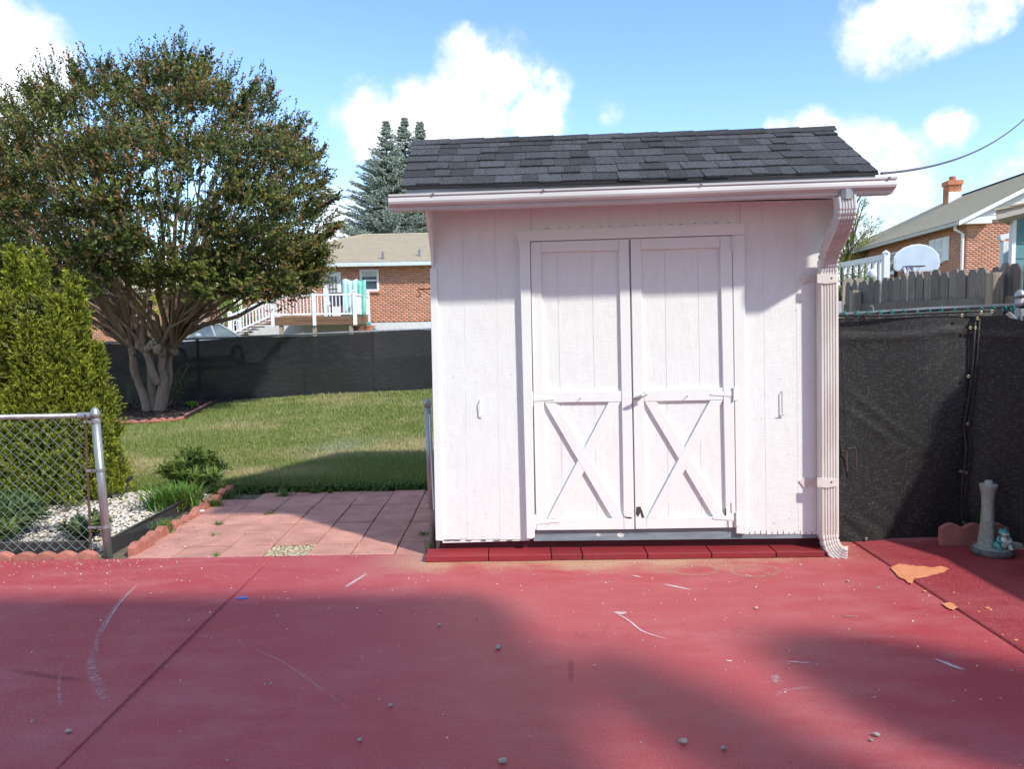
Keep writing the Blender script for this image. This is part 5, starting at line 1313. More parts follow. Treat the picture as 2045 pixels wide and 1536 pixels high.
# ------------------------------------------------------------------ brick wall helper
def bricks(a, u, L, z0, z1, holes=(), out=None, bw=.203, bh=.060, j=.016):
    """bricks on the plane through a along u; holes: (s0, s1, z0, z1)"""
    u = Vector(u).normalized(); out = Vector(out).normalized(); V = []
    nr = int((z1-z0)/(bh+j)); B = []
    for r_ in range(nr):
        z = z0+r_*(bh+j); s = -(r_ % 2)*(bw+j)/2
        while s < L:
            s0, s1 = max(s, 0), min(s+bw, L)
            segs = [(s0, s1)]
            for h in holes:
                if h[2] < z+bh*.6 and h[3] > z+bh*.4: segs = [q for a_, b_ in segs for q in ((a_, min(b_, h[0])), (max(a_, h[1]), b_))]
            B += [(a_, b_, z) for a_, b_ in segs if b_-a_ > .03]
            s += bw+j
    B = np.array(B); n = len(B); p = np.random.default_rng(3).uniform(.002, .005, n)
    A = np.array(a); U = np.array(u); Oo = np.array(out)
    def c(s, z, d): v = A[None]+U[None]*s[:, None]+Oo[None]*d[:, None]; v[:, 2] = z; return v
    s0, s1, zz = B.T; z2 = zz+bh; zero = np.zeros(n)-.005
    vs = np.stack([c(s0, zz, p), c(s1, zz, p), c(s1, z2, p), c(s0, z2, p), c(s0, zz, zero), c(s1, zz, zero), c(s1, z2, zero), c(s0, z2, zero)], 1)
    fq = np.array([(0,1,2,3), (0,4,5,1), (1,5,6,2), (2,6,7,3), (3,7,4,0)]); idx = (fq[None]+np.arange(n)[:, None, None]*8).ravel()
    return raw_mesh('bricks', vs.reshape(-1, 3), idx, 4, None, M_brick)
def link_stuff(name, me, parent):
    me.transform(Matrix.Translation(-wloc(parent))); o = bpy.data.objects.new(name, me); COL.objects.link(o); o.parent = parent; o['kind'] = 'stuff'; return o
def courses(name, e0, e1, r0, r1, n, m, parent, th=.012):
    """roof plane with n overlapping courses; e0-e1 eave, r0-r1 ridge"""
    mb = MB(); nn = (Vector(e1)-Vector(e0)).cross(Vector(r0)-Vector(e0)).normalized(); nn = nn if nn.z > 0 else -nn
    e0, e1, r0, r1 = map(Vector, (e0, e1, r0, r1))
    for i in range(n):
        a, b = i/n, (i+1)/n+.2/n; b = min(b, 1)
        q = [e0.lerp(r0, a)+nn*th, e1.lerp(r1, a)+nn*th, e1.lerp(r1, b)+nn*.002, e0.lerp(r0, b)+nn*.002]
        mb.add(q+[q[0]-nn*th*1.2, q[1]-nn*th*1.2], [(0,1,2,3), (4,5,1,0)])
    o = obj(name, mb, m, parent, kind='stuff', fix=False); return o
def courses_wrap(*a, **k): return courses(*a, **k)

# ------------------------------------------------------------------ brick house with deck (left)
HY = 33.0
h1 = thing('brick_house', 'orange brick bungalow with tan hipped roof and white railed deck behind the back fence', 'house', (-5, HY, .3))
def HP(px, py, dy=0.0): return PY(px, py, HY+dy)
x0h = -11.35; x1h = 3.0
zf1 = HP(760, 643).z; zev = 4.13
mb = MB().box(x0h, x1h, HY, HY+9.2, zf1, zev); obj('wall', mb, M_mortar, h1)
obj('foundation', MB().box(x0h+.02, x1h, HY+.02, HY+9.1, 0, zf1-.001), mat('white_foundation', (.72, .73, .74), (.6, .6, .6), rough=.8), h1)
def rectpx(xa, xb, ya, yb, dy=0):
    a, b = HP(xa, (ya+yb)/2, dy), HP(xb, (ya+yb)/2, dy); m_ = (xa+xb)/2; return a.x, b.x, HP(m_, yb, dy).z, HP(m_, ya, dy).z
D_ = rectpx(646, 682, 543, 634); W_ = rectpx(719, 757, 538, 582)
holes = [(D_[0]-x0h, D_[1]-x0h, D_[2], D_[3]), (W_[0]-x0h, W_[1]-x0h, W_[2], W_[3])]
link_stuff('bricks', bricks((x0h, HY, 0), (1, 0, 0), x1h-x0h-3.5, zf1, zev-.02, holes, (0, -1, 0)), h1)
link_stuff('bricks', bricks((x0h, HY, 0), (0, 1, 0), 9.0, zf1, zev-.02, (), (-1, 0, 0)), h1)
# door
f = obj('door', MB().box(D_[0], D_[1], HY-.05, HY, D_[2], D_[3]), M_vinyl, h1)
g = rectpx(656, 675, 552, 602); obj('door_glass', MB().box(g[0], g[1], HY-.056, HY-.05, g[2], g[3]), M_curtain, f)
for k in range(3):
    x = g[0]+(g[1]-g[0])*(k+.5)/3; obj('muntin', MB().box(x-.015, x+.015, HY-.066, HY-.056, g[2], g[3]), M_glass, f)
for k in range(3):
    z = g[2]+(g[3]-g[2])*(k+.5)/3; obj('muntin', MB().box(g[0], g[1], HY-.074, HY-.066, z-.015, z+.015), M_glass, f)
# window
f = bpy.data.objects.new('window', None); COL.objects.link(f); f.parent = h1; f.location = Vector((W_[0], HY, W_[2]))-h1.location
wt = .09; mb = MB(); X0, X1, Z0, Z1 = W_
mb.box(X0, X1, HY-.06, HY, Z1-wt, Z1); mb.box(X0, X1, HY-.07, HY, Z0, Z0+wt); mb.box(X0, X0+wt, HY-.06, HY, Z0+wt, Z1-wt); mb.box(X1-wt, X1, HY-.06, HY, Z0+wt, Z1-wt); mb.box(X0+wt, X1-wt, HY-.05, HY, (Z0+Z1)/2-.03, (Z0+Z1)/2+.03); obj('window_frame', mb, M_vinyl, f)
obj('pane', MB().box(X0+wt, X1-wt, HY-.02, HY-.01, (Z0+Z1)/2+.03, Z1-wt), M_glass, f); obj('pane', MB().box(X0+wt, X1-wt, HY-.02, HY-.01, Z0+wt, (Z0+Z1)/2-.03), M_glass, f)
obj('blind', MB().box(X0+wt, X1-wt, HY-.03, HY-.022, Z1-wt-.22, Z1-wt), M_curtain, f)
obj('window_sill', MB().box(X0-.05, X1+.05, HY-.09, HY-.07, Z0-.06, Z0), M_brick, f)
# roof
ez = zev; ey = HY-.45; ry, rz_ = HY+4.3, 5.80; hx = PY(727, 473, ry).x
roof = obj('roof', MB().add([(x0h-.5, ey, ez+.02), (x1h+.5, ey, ez+.02), (x1h-4, ry, rz_), (hx, ry, rz_), (x0h-.5, HY+9.6, ez+.02), (x1h+.5, HY+9.6, ez+.02)], [(0,1,2,3), (3,2,5,4), (0,3,4), (1,5,2)]), M_tanroof, h1, fix=False)
courses('roof_courses', (x0h-.5, ey, ez+.05), (x1h+.5, ey, ez+.05), (hx, ry, rz_+.03), (x1h-4, ry, rz_+.03), 36, M_tanroof, roof)
obj('ridge_cap', MB().tube([(hx, ry, rz_+.03), (x1h-4, ry, rz_+.03)], .06, 6), M_tanroof, roof)
obj('ridge_cap', MB().tube([(x0h-.5, ey, ez+.04), (hx, ry, rz_+.03)], .06, 6), M_tanroof, roof)
obj('gutter', MB().box(x0h-.5, x1h+.5, ey-.12, ey+.0, ez-.13, ez+.03), mat('pale_blue_gutter', (.66, .74, .76), rough=.5), h1, bevel=.02)
obj('soffit', MB().box(x0h-.4, x1h+.4, ey, HY, ez-.04, ez-.02), M_vinyl, h1)
for px, py, h in ((765, 518, .32), (838, 512, .30)):
    # vent stacks on the front slope
    d = ray(px, py); best = None
    n_ = Vector((0, -(rz_-ez), ry-ey)).normalized(); p = CAM+d*(((Vector((0, ey, ez+.03))-CAM).dot(n_))/d.dot(n_))
    obj('vent_pipe', MB().lathe(p-Vector((0,0,.1)), [(.16, .05), (.055, .14), (.055, h+.1)], 10), M_flash, roof)
# deck
dz = HP(650, 634, -1.5).z; DY = HY-3.0
dk_ = bpy.data.objects.new('deck', None); COL.objects.link(dk_); dk_.parent = h1; dk_.location = Vector((-8, DY, dz))-h1.location
def DP(px, py, Y=None): return PY(px, py, Y or DY)
xl, xr_ = DP(545, 630).x, DP(709, 630).x
M_deck = mat('brown_deck_board', (.20, .115, .065), (.14, .08, .05), rough=.8, vs=6, stretch=(.3, 1, 4))
zfl = DP(630, 632).z
obj('deck_floor', MB().box(xl, xr_, DY, HY-.02, zfl-.06, zfl), M_deck, dk_)
zsk = DP(630, 649).z
obj('deck_skirt', MB().box(xl, xr_, DY-.03, DY, (zfl+zsk)/2+.005, zfl), M_deck, dk_); obj('deck_skirt', MB().box(xl, xr_, DY-.03, DY, zsk, (zfl+zsk)/2-.005), M_deck, dk_)
obj('deck_side', MB().box(xr_, xr_+.03, DY, HY-.02, zsk, zfl), M_deck, dk_)
for px in (560, 627, 700): X = DP(px, 640).x; obj('deck_post', MB().box(X-.07, X+.07, DY+.02, DY+.16, 0, zsk+.1), M_woodpost, dk_)
def railing(a, b, h, parent, step=.13, post0=True, post1=True, hp=.12, bal=.035):
    a, b = Vector(a), Vector(b); up = Vector((0, 0, 1)); r_ = bpy.data.objects.new('railing', None); COL.objects.link(r_); r_.parent = parent; r_.location = a-wloc(parent)
    obj('top_rail', MB().bar(a+up*h, b+up*h, .07, .07), M_vinyl, r_); obj('bottom_rail', MB().bar(a+up*.09, b+up*.09, .05, .07), M_vinyl, r_)
    n_ = max(2, int((b-a).length/step)); bm_ = None
    mbb = MB().box(-bal/2, bal/2, -bal/2, bal/2, .12, h-.03); me = mesh_of('baluster', mbb.v, mbb.f, M_vinyl); fixn(me)
    for k in range(1, n_): piece('baluster', me, r_, a.lerp(b, k/n_))
    for ok, p in ((post0, a), (post1, b)):
        if ok:
            mb = MB().box(p.x-.065, p.x+.065, p.y-.065, p.y+.065, p.z-.35, p.z+h+hp); mb.prism([(p.x-.09, p.y-.09, p.z+h+hp), (p.x+.09, p.y-.09, p.z+h+hp), (p.x+.09, p.y+.09, p.z+h+hp), (p.x-.09, p.y+.09, p.z+h+hp)], [(p.x-.02, p.y-.02, p.z+h+hp+.07), (p.x+.02, p.y-.02, p.z+h+hp+.07), (p.x+.02, p.y+.02, p.z+h+hp+.07), (p.x-.02, p.y+.02, p.z+h+hp+.07)]); obj('railing_post', mb, M_vinyl, r_)
hr = DP(630, 589).z-zfl
xm = DP(627, 600).x
railing((xl, DY, zfl), (xm, DY, zfl), hr, dk_); railing((xm, DY, zfl), (xr_, DY, zfl), hr, dk_, post0=False)
railing((xr_, DY, zfl), (DP(735, 600, HY-.4).x, HY-.4, zfl), hr, dk_, post0=False)
sb = DP(460, 650); st_ = Vector((sb.x, DY, DP(460, 672).z)); railing(st_+Vector((0, 0, 0)), (xl, DY, zfl), hr*.95, dk_, post1=False)
railing(st_+Vector((0, 1.1, 0)), (xl, DY+1.1, zfl), hr*.95, dk_, post1=False)
for k in range(7):
    a_ = st_.lerp(Vector((xl, DY, zfl)), (k+.5)/7); obj('stair_tread', MB().box(a_.x-.16, a_.x+.16, DY+.03, DY+1.07, a_.z-.03, a_.z+.01), M_deck, dk_)
# things on the deck
M_aqua = mat('aqua_cloth', (.22, .62, .52), (.14, .46, .40), rough=.7, vs=3); M_aqua2 = mat('pale_aqua_cloth', (.50, .74, .72), (.36, .58, .60), rough=.7, vs=4)
p = DP(698, 632, DY+1.2)
t_ = thing('covered_umbrella', 'folded green and pale aqua patio umbrella cover standing on the white railed deck', 'umbrella', p)
def drape(name, x0, x1, z0, z1, Y, m, parent, amp=.06):
    n_ = 22; f = []; b = []
    vs = []
    for j in range(8):
        w = j/7
        for i in range(n_+1):
            u = i/n_; vs.append((x0+(x1-x0)*u, Y-amp*abs(math.sin(u*9+w))-.05*w, z1+(z0-z1)*w+.04*math.sin(u*7)*(1-w)))
    fs = [(j*(n_+1)+i, j*(n_+1)+i+1, (j+1)*(n_+1)+i+1, (j+1)*(n_+1)+i) for j in range(7) for i in range(n_)]
    mb = MB(); mb.v = vs; mb.f = fs; o = obj(name, mb, m, parent, smooth=True, fix=False); s = o.modifiers.new('thickness', 'SOLIDIFY'); s.thickness = .04; return o
drape('cover', DP(686, 600, DY+1.2).x, DP(713, 600, DY+1.2).x, zfl, DP(700, 559, DY+1.2).z, DY+1.2, M_aqua2, t_)
drape('cover', DP(709, 600, DY+1.3).x, DP(731, 600, DY+1.3).x, zfl, DP(720, 560, DY+1.3).z, DY+1.3, M_aqua, t_)
obj('pole', MB().tube([p+Vector((.25, .15, 0)), p+Vector((.3, .15, DP(700, 556, DY+1.2).z-zfl))], .03, 6), M_vinyl, t_)
p = DP(672, 634, DY+1.0)
ch = thing('patio_chair', 'dark striped patio chair on the deck in front of the white house door', 'chair', p)
M_dk = mat('dark_chair', (.07, .07, .09), rough=.6)
obj('seat', MB().box(p.x-.28, p.x+.28, p.y-.25, p.y+.3, zfl+.4, zfl+.45), M_dk, ch); obj('backrest', MB().box(p.x-.28, p.x+.28, p.y+.25, p.y+.3, zfl+.45, zfl+.95), M_dk, ch)
for a_, b_ in ((-1,-1), (1,-1), (1,1), (-1,1)): obj('leg', MB().box(p.x+.26*a_-.02, p.x+.26*a_+.02, p.y+.25*b_-.02+.02, p.y+.25*b_+.06, zfl, zfl+.4), M_dk, ch)
# clutter beside the deck
M_terra = mat('terracotta_pot', (.50, .17, .10), rough=.8); M_turq = mat('turquoise_plastic', (.05, .50, .48), rough=.4)
for px, py, r_, m_, nm, lab in ((717, 662, .3, M_deck, 'flower_pot', 'brown round planter beside the deck of the left house'), (738, 660, .22, M_terra, 'flower_pot', 'terracotta pot by the white foundation of the left house')):
    p = PY(px, py, 31.5); o = thing(nm, lab, 'pot', (p.x, p.y, .3)); zt = PY(px, py-10, 31.5).z
    obj('pot_body', MB().lathe((p.x, p.y, .3), [(r_*.7, 0), (r_, zt-.35), (r_*1.08, zt-.34), (r_*1.08, zt-.3)], 14), m_, o)
p = PY(750, 655, 31.5); o = thing('toy_slide', 'small turquoise plastic slide by the white foundation of the left house', 'toy', (p.x, p.y, .3)); zt = PY(755, 645, 31.5).z
obj('slide_chute', MB().bar((p.x-.28, p.y, zt), (p.x+.22, p.y+.1, 1.2), .35, .05), M_turq, o); obj('slide_ladder', MB().box(p.x-.32, p.x-.2, p.y-.15, p.y+.15, .3, zt+.05), M_turq, o)

# ------------------------------------------------------------------ brick house far left behind the tree
h2 = thing('brick_house', 'red brick house partly hidden behind the big tree on the left', 'house', (-22, 40, .2))
def P2(px, py): return PY(px, py, 38.0)
xa, xb = P2(20, 650).x, P2(352, 650).x; zt = P2(250, 585).z
obj('wall', MB().box(xa, xb, 38, 46, 0, zt), M_mortar, h2)
link_stuff('bricks', bricks((xa, 38, 0), (1, 0, 0), xb-xa, .2, zt-.05, (), (0, -1, 0), .22, .068, .018), h2)
for pxa, pxb, pya, pyb in ((40, 62, 600, 640), (224, 238, 628, 652), (292, 304, 600, 640)):
    A = P2(pxa, pyb); B = P2(pxb, pya); f = obj('window', MB().box(A.x, B.x, 37.93, 37.98, A.z, B.z), M_vinyl, h2); obj('pane', MB().box(A.x+.08, B.x-.08, 37.91, 37.93, A.z+.08, B.z-.08), M_glass, f)
rf2 = obj('roof', MB().add([(xa-.5, 37.5, zt), (xb+.5, 37.5, zt), (xb-3, 42, zt+1.9), (xa+3, 42, zt+1.9), (xa-.5, 46.5, zt), (xb+.5, 46.5, zt)], [(0,1,2,3), (3,2,5,4), (0,3,4), (1,5,2), (0,4,5,1)]), M_greyroof, h2)

# ------------------------------------------------------------------ parked car
M_car = mat('silver_blue_car_paint', (.50, .56, .62), rough=.28, spec=.6, metal=.3, coat=.6)
M_carglass = mat('car_glass', (.16, .20, .18), (.05, .07, .08), rough=.08, spec=.9, vs=1.5)
M_tyre = mat('tyre_rubber', (.02, .02, .02), rough=.9)
CP = PY(380, 700, 27.5); CP.z = gz(CP.x, 20)
carz = PY(405, 646.5, 27.5).z-1.42
CP.z = carz
car = thing('parked_car', 'silver blue sedan parked behind the black screened fence beside the tree', 'car', CP)
ang = R(-62); cdir = Vector((-math.cos(R(68)), -math.sin(R(68)), 0)); cs = Vector((cdir.y, -cdir.x, 0))
def CL(x, y, z): return CP+cdir*x+cs*y+Vector((0, 0, z))
def loft(mb, secs):
    n_ = len(secs[0]); vs = [CL(*p) for s in secs for p in s]
    mb.add(vs, [(i*n_+k, i*n_+(k+1) % n_, (i+1)*n_+(k+1) % n_, (i+1)*n_+k) for i in range(len(secs)-1) for k in range(n_)]+[tuple(range(n_-1, -1, -1)), tuple(range((len(secs)-1)*n_, len(secs)*n_))])
def sec(x, w, z0, z1):
    return [(x, -w, z0+.1), (x, -w*.9, z0), (x, w*.9, z0), (x, w, z0+.1), (x, w*1.0, (z0+z1)*.55), (x, w*.93, z1-.05), (x, w*.78, z1), (x, -w*.78, z1), (x, -w*.93, z1-.05), (x, -w, (z0+z1)*.55)]
mb = MB(); loft(mb, [sec(2.25, .62, .3, .62), sec(2.1, .82, .22, .74), sec(1.2, .88, .2, .92), sec(.85, .88, .2, .97), sec(-1.3, .88, .2, 1.0), sec(-1.5, .88, .2, 1.0), sec(-2.15, .82, .25, .93), sec(-2.3, .66, .35, .8)]); obj('body', mb, M_car, car, smooth=False, bevel=.02)
def ring(x, w, z): return [(x, -w, z), (x, w, z)]
mb = MB()
base_ = [(.95, .80, .96), (-1.45, .80, .98)]; roof_ = [(.15, .60, 1.39), (-.75, .60, 1.42)]
c8 = [(.95,-.80,.95), (.95,.80,.95), (-1.55,.80,.98), (-1.55,-.80,.98), (.12,-.62,1.38), (.12,.62,1.38), (-.80,.62,1.40), (-.80,-.62,1.40)]
mb.add([CL(*p) for p in c8], [(0,1,5,4), (1,2,6,5), (2,3,7,6), (3,0,4,7)]); obj('windows', mb, M_carglass, car)
mb = MB(); r2 = [(.14,-.63,1.375), (.14,.63,1.375), (-.82,.63,1.395), (-.82,-.63,1.395), (.0,-.5,1.435), (.0,.5,1.435), (-.7,.5,1.45), (-.7,-.5,1.45)]
mb.add([CL(*p) for p in r2], [(0,1,5,4), (1,2,6,5), (2,3,7,6), (3,0,4,7), (4,5,6,7)]); obj('car_roof', mb, M_car, car)
mb = MB()
for s in (-1, 1):
    for a_, b_ in (((.96,.80*s,.95), (.13,.63*s,1.39)), ((-.35,.82*s,.97), (-.35,.64*s,1.40)), ((-1.56,.80*s,.98), (-.81,.63*s,1.40)), ((.13,.635*s,1.39), (-.81,.635*s,1.405))):
        mb.bar(CL(*a_), CL(*b_), .06, .05)
obj('pillars', mb, M_car, car)
for s in (-1, 1):
    for x in (1.4, -1.35):
        w = obj('wheel', MB().tube([CL(x, .90*s, .32), CL(x, .68*s, .32)], .32, 18), M_tyre, car); obj('rim', MB().tube([CL(x, .905*s, .32), CL(x, .89*s, .32)], .2, 14), M_metal, w)
    obj('side_mirror', MB().ball(CL(.62, .97*s, 1.02), (.12, .09, .08), 8, 6), M_car, car)
    obj('headlight', MB().ball(CL(2.12, .6*s, .66), (.12, .16, .08), 8, 6), M_curtain, car)

# ------------------------------------------------------------------ generic background trees
def btree(name, lab, cat, c, h, rx, ry_, rz__, nclump, ns, leafL, ca, cb, trunk=True, seed=1, group=None, bark=None):
    rg = random.Random(seed); t = thing(name, lab, cat, c, group); O, Dd = [], []
    cc = Vector(c)+Vector((0, 0, h-rz__)); tips = []
    for _ in range(nclump):
        v_ = Vector((rg.gauss(0, 1), rg.gauss(0, 1), rg.gauss(0, 1))).normalized()*rg.uniform(.45, .95); p = cc+Vector((v_.x*rx, v_.y*ry_, v_.z*rz__)); tips.append(p)
        s = min(rx, rz__)*rg.uniform(.22, .38)
        for _ in range(ns):
            w = Vector((rg.gauss(0, 1), rg.gauss(0, 1), rg.gauss(0, .8))).normalized(); O.append((p+w*s*rg.uniform(.4, 1))[:]); Dd.append((w*.7+v_*.5+Vector((0, 0, .5)))[:])
    O = np.array(O); r_ = sprigs(O, np.array(Dd), leafL*3.2, 7, leafL, leafL*.55, R(50), ca, np.array([cb])*RNG.uniform(.7, 1.3, (len(O), 1)), .25)
    linkme('crown', leaf_mesh('crown', *r_, M_leaf, c), t, c)
    mb = MB(); c0 = Vector(c); top = cc+Vector((0, 0, rz__*.3)); mb.tube([c0-Vector((0, 0, .2)), c0.lerp(top, .5)+Vector((.1, 0, 0)), top], [h*.028, h*.02, h*.006], 8)
    for p in tips[::2]: a_ = c0.lerp(top, rg.uniform(.35, .9)); mb.tube([a_, a_.lerp(p, .5)+Vector((0, 0, .1*h*.1)), p], [h*.008, h*.005, h*.002], 5)
    obj('trunk', mb, bark or M_darkbark, t); return t
def at(px, Y, z=.25): return Vector(((px-1022.5)/1550*Y, Y, z))
btree('red_leaf_tree', 'rusty red leaved small tree behind the parked car', 'tree', at(425, 34), 3.2, 1.5, 1.2, 1.0, 34, 34, .07, (.20, .08, .035), (.42, .13, .07), seed=2)
btree('green_shrub', 'bright green shrub between the red tree and the deck stairs', 'shrub', at(474, 31.5), 2.7, .8, .7, .9, 22, 30, .07, (.08, .14, .03), (.18, .28, .05), seed=3)
btree('green_shrub', 'yellow green shrub glimpsed between the stems of the big tree', 'shrub', at(312, 26), 2.3, 1.0, .7, 1.0, 26, 30, .06, (.16, .20, .02), (.42, .46, .05), seed=4)
btree('dark_tree', 'dark green tree behind the big one at the left picture edge', 'tree', at(-25, 24), 8.9, 3.0, 2.5, 2.9, 60, 60, .085, (.03, .055, .02), (.075, .11, .03), seed=5)
btree('dark_tree', 'second dark tree low behind the arborvitae on the left', 'tree', at(120, 27), 6.4, 3.2, 2.2, 2.8, 60, 50, .085, (.025, .045, .018), (.06, .09, .025), seed=6)
btree('distant_tree', 'yellow green treetop just showing over the shed roof', 'tree', at(1010, 52, .3), 13.8, 1.6, 2.2, 2.2, 30, 40, .09, (.16, .20, .03), (.36, .36, .06), seed=7)
btree('distant_tree', 'sparse pale treetop left of the yellow green one above the roof', 'tree', at(950, 54, .3), 13.3, 2.2, 2.0, 2.0, 22, 26, .07, (.16, .20, .05), (.32, .34, .10), seed=8)
btree('distant_tree', 'green tree behind the right end of the shed', 'tree', at(1690, 42, .5), 7.2, 1.5, 1.8, 2.5, 30, 40, .09, (.10, .14, .02), (.26, .28, .05), seed=9)
btree('distant_tree', 'nearly bare tree with thin dark twigs behind the shed right end', 'tree', at(1697, 48, .5), 10.3, 1.7, 1.5, 3.0, 22, 4, .07, (.08, .12, .04), (.16, .2, .06), seed=10)
btree('green_shrub', 'low shrub under the white deck railing at the right of the shed', 'shrub', at(1676, 14, .2), 2.4, .5, .5, .7, 14, 26, .05, (.07, .12, .02), (.16, .22, .04), seed=11)

def spruce(lab, c, H, Rb, seed, nwh=66):
    rg = random.Random(seed); t = thing('spruce_tree', lab, 'tree', c, 'blue spruces behind the left house'); O, Dd, LL = [], [], []; mb = MB(); c = Vector(c)
    mb.tube([c, c+Vector((0, 0, H*.5)), c+Vector((0, 0, H))], [.22, .13, .02], 8)
    for i in range(nwh):
        u = (i/(nwh-1)); z = H*(.12+.88*u); Rr = Rb*(1-u)**1.05+.03
        for k in range(13 if u < .8 else 7):
            az = rg.uniform(0, 6.28); L_ = Rr*rg.uniform(.55, 1.2); dr = -.18*L_+.30*L_*u
            a_ = c+Vector((0, 0, z)); e = a_+Vector((math.cos(az)*L_, math.sin(az)*L_, dr+.25*L_*.5)); m_ = a_.lerp(e, .55)+Vector((0, 0, -.10*L_))
            mb.tube([a_, m_, e], [.03, .018, .006], 4, caps=False)
            ns = max(3, int(L_/.12))
            for s in range(ns):
                q = (s+1)/ns; p = a_.lerp(m_, q/.55) if q < .55 else m_.lerp(e, (q-.55)/.45); sd = Vector((-math.sin(az), math.cos(az), 0))
                for sg in (-1, 0, 1):
                    LL.append(rg.uniform(.18, .36)*(1-.62*u))
                    O.append((p+sd*sg*.10*(1.2-q)*rg.uniform(.5, 1.6))[:]); Dd.append((Vector((math.cos(az), math.sin(az), .25))+sd*sg*.8+Vector((0, 0, rg.gauss(0, .25))))[:])
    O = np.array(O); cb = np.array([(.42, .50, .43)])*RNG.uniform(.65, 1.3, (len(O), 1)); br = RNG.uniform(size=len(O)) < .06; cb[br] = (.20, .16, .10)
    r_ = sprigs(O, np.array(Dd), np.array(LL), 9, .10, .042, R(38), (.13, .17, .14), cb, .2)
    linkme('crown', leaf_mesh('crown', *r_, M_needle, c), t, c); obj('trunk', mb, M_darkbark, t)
spruce('blue green spruce with the leftmost pointed top behind the tan roof', at(786, 46, .3), 12.9, 5.6, 1)
spruce('blue green spruce with the tallest top just left of the shed roof', at(822, 48, .3), 13.6, 5.0, 2)
spruce('blue green spruce half hidden behind the left end of the shed roof', at(852, 47, .3), 13.1, 4.6, 3)

# ------------------------------------------------------------------ brick house on the right
A0 = Vector((.582*30, 30, 0)); au = Vector((.1235, .9923, 0)); ap = Vector((.9923, -.1235, 0))
h3 = thing('brick_house', 'long brick house with grey tan roof, white gable and chimney on the right', 'house', A0)
ze = 5.15; LH = 17.5; DH = 9.0
def G3(t_, s, z): return A0+au*t_+ap*s+Vector((0, 0, z))
def quadprism(name, pts, off, m, parent, **k):
    pts = [Vector(p) for p in pts]; return obj(name, MB().prism(pts, [p+Vector(off) for p in pts]), m, parent, **k)
obj('wall', MB().prism([G3(0, 0, 0), G3(LH, 0, 0), G3(LH, 0, ze), G3(0, 0, ze)], [G3(0, DH, 0), G3(LH, DH, 0), G3(LH, DH, ze), G3(0, DH, ze)]), M_mortar, h3)
def side_s(px): k = (px-1022.5)/1550.; return (17.46-k*30)/(k*.9923-.1235)    # distance along the side wall
def side_z(px, py): t_ = side_s(px); return PY(px, py, 30+.9923*t_).z
wins = [(1866, 1880, 476, 523, True), (1770, 1790, 505, 545, False), (1728, 1742, 520, 560, False), (1700, 1712, 525, 565, False)]
holes = []
for xa, xb, ya, yb, sh in wins:
    t0, t1 = sorted((side_s(xa), side_s(xb))); holes.append((t0, t1, side_z((xa+xb)/2, yb), side_z((xa+xb)/2, ya)))
link_stuff('bricks', bricks(G3(0, 0, 0), au, LH, 1.2, ze-.05, holes, -ap), h3)
gx0 = None
link_stuff('bricks', bricks(G3(0, 0, 0), ap, 5.2, 1.2, ze-.02, [(2.0, 3.6, 2.7, 4.6)], -au), h3)
for (t0, t1, z0, z1), w in zip(holes, wins):
    f = quadprism('window', [G3(t0, -.04, z0), G3(t1, -.04, z0), G3(t1, -.04, z1), G3(t0, -.04, z1)], ap*.03, M_vinyl, h3)
    zm = (z0+z1)/2
    for a_, b_ in ((z0+.08, zm-.03), (zm+.03, z1-.08)):
        quadprism('pane', [G3(t0+.1, -.05, a_), G3(t1-.1, -.05, a_), G3(t1-.1, -.05, b_), G3(t0+.1, -.05, b_)], ap*.008, M_glass, f)
    quadprism('window_sill', [G3(t0-.05, -.09, z0-.08), G3(t1+.05, -.09, z0-.08), G3(t1+.05, -.09, z0), G3(t0-.05, -.09, z0)], ap*.08, M_vinyl, f)
    if w[4]:
        for a_, b_ in ((t0-.62, t0-.05), (t1+.05, t1+.62)):
            s_ = quadprism('shutter', [G3(a_, -.05, z0), G3(b_, -.05, z0), G3(b_, -.05, z1), G3(a_, -.05, z1)], ap*.04, M_vinyl, h3)
            mb = MB()
            for k in range(16): z = z0+.05+(z1-z0-.1)*k/16; mb.prism([G3(a_+.06, -.062, z), G3(b_-.06, -.062, z), G3(b_-.06, -.052, z+.05), G3(a_+.06, -.052, z+.05)], [G3(a_+.06, -.05, z), G3(b_-.06, -.05, z), G3(b_-.06, -.05, z+.05), G3(a_+.06, -.05, z+.05)])
            obj('louvres', mb, M_vinyl, s_)
# gable shuttered window facing the camera
zz0, zz1 = 2.75, 4.55
quadprism('shutter', [G3(-.05, 2.05, zz0), G3(-.05, 2.75, zz0), G3(-.05, 2.75, zz1), G3(-.05, 2.05, zz1)], au*.04, M_vinyl, h3)
f = quadprism('window', [G3(-.04, 2.8, zz0), G3(-.04, 3.6, zz0), G3(-.04, 3.6, zz1), G3(-.04, 2.8, zz1)], au*.03, M_vinyl, h3); quadprism('pane', [G3(-.05, 2.9, zz0+.1), G3(-.05, 3.5, zz0+.1), G3(-.05, 3.5, zz1-.1), G3(-.05, 2.9, zz1-.1)], au*.008, M_glass, f)
# gable siding boards
rise = .535
k = 0; z = ze-.0
sdm = mat('white_lap_siding', (.80, .80, .80), (.76, .76, .77), rough=.5, vs=3)
while z < ze+rise*DH/2-.1:
    s0 = (z+.0-ze)/rise+.02; s1 = DH-s0
    s0 = max(s0, -.0)
    if s1-s0 > .2: quadprism('siding_board', [G3(-.12, s0+.0, z), G3(-.12, s1, z), G3(-.09, s1-.3, z+.17), G3(-.09, s0+.3, z+.17)], au*.09, sdm, h3)
    z += .168
quadprism('cornice_return', [G3(-.35, -.35, ze-.16), G3(-.35, .75, ze-.16), G3(-.35, .75, ze+.12), G3(-.35, -.35, ze+.02)], au*.34, sdm, h3)
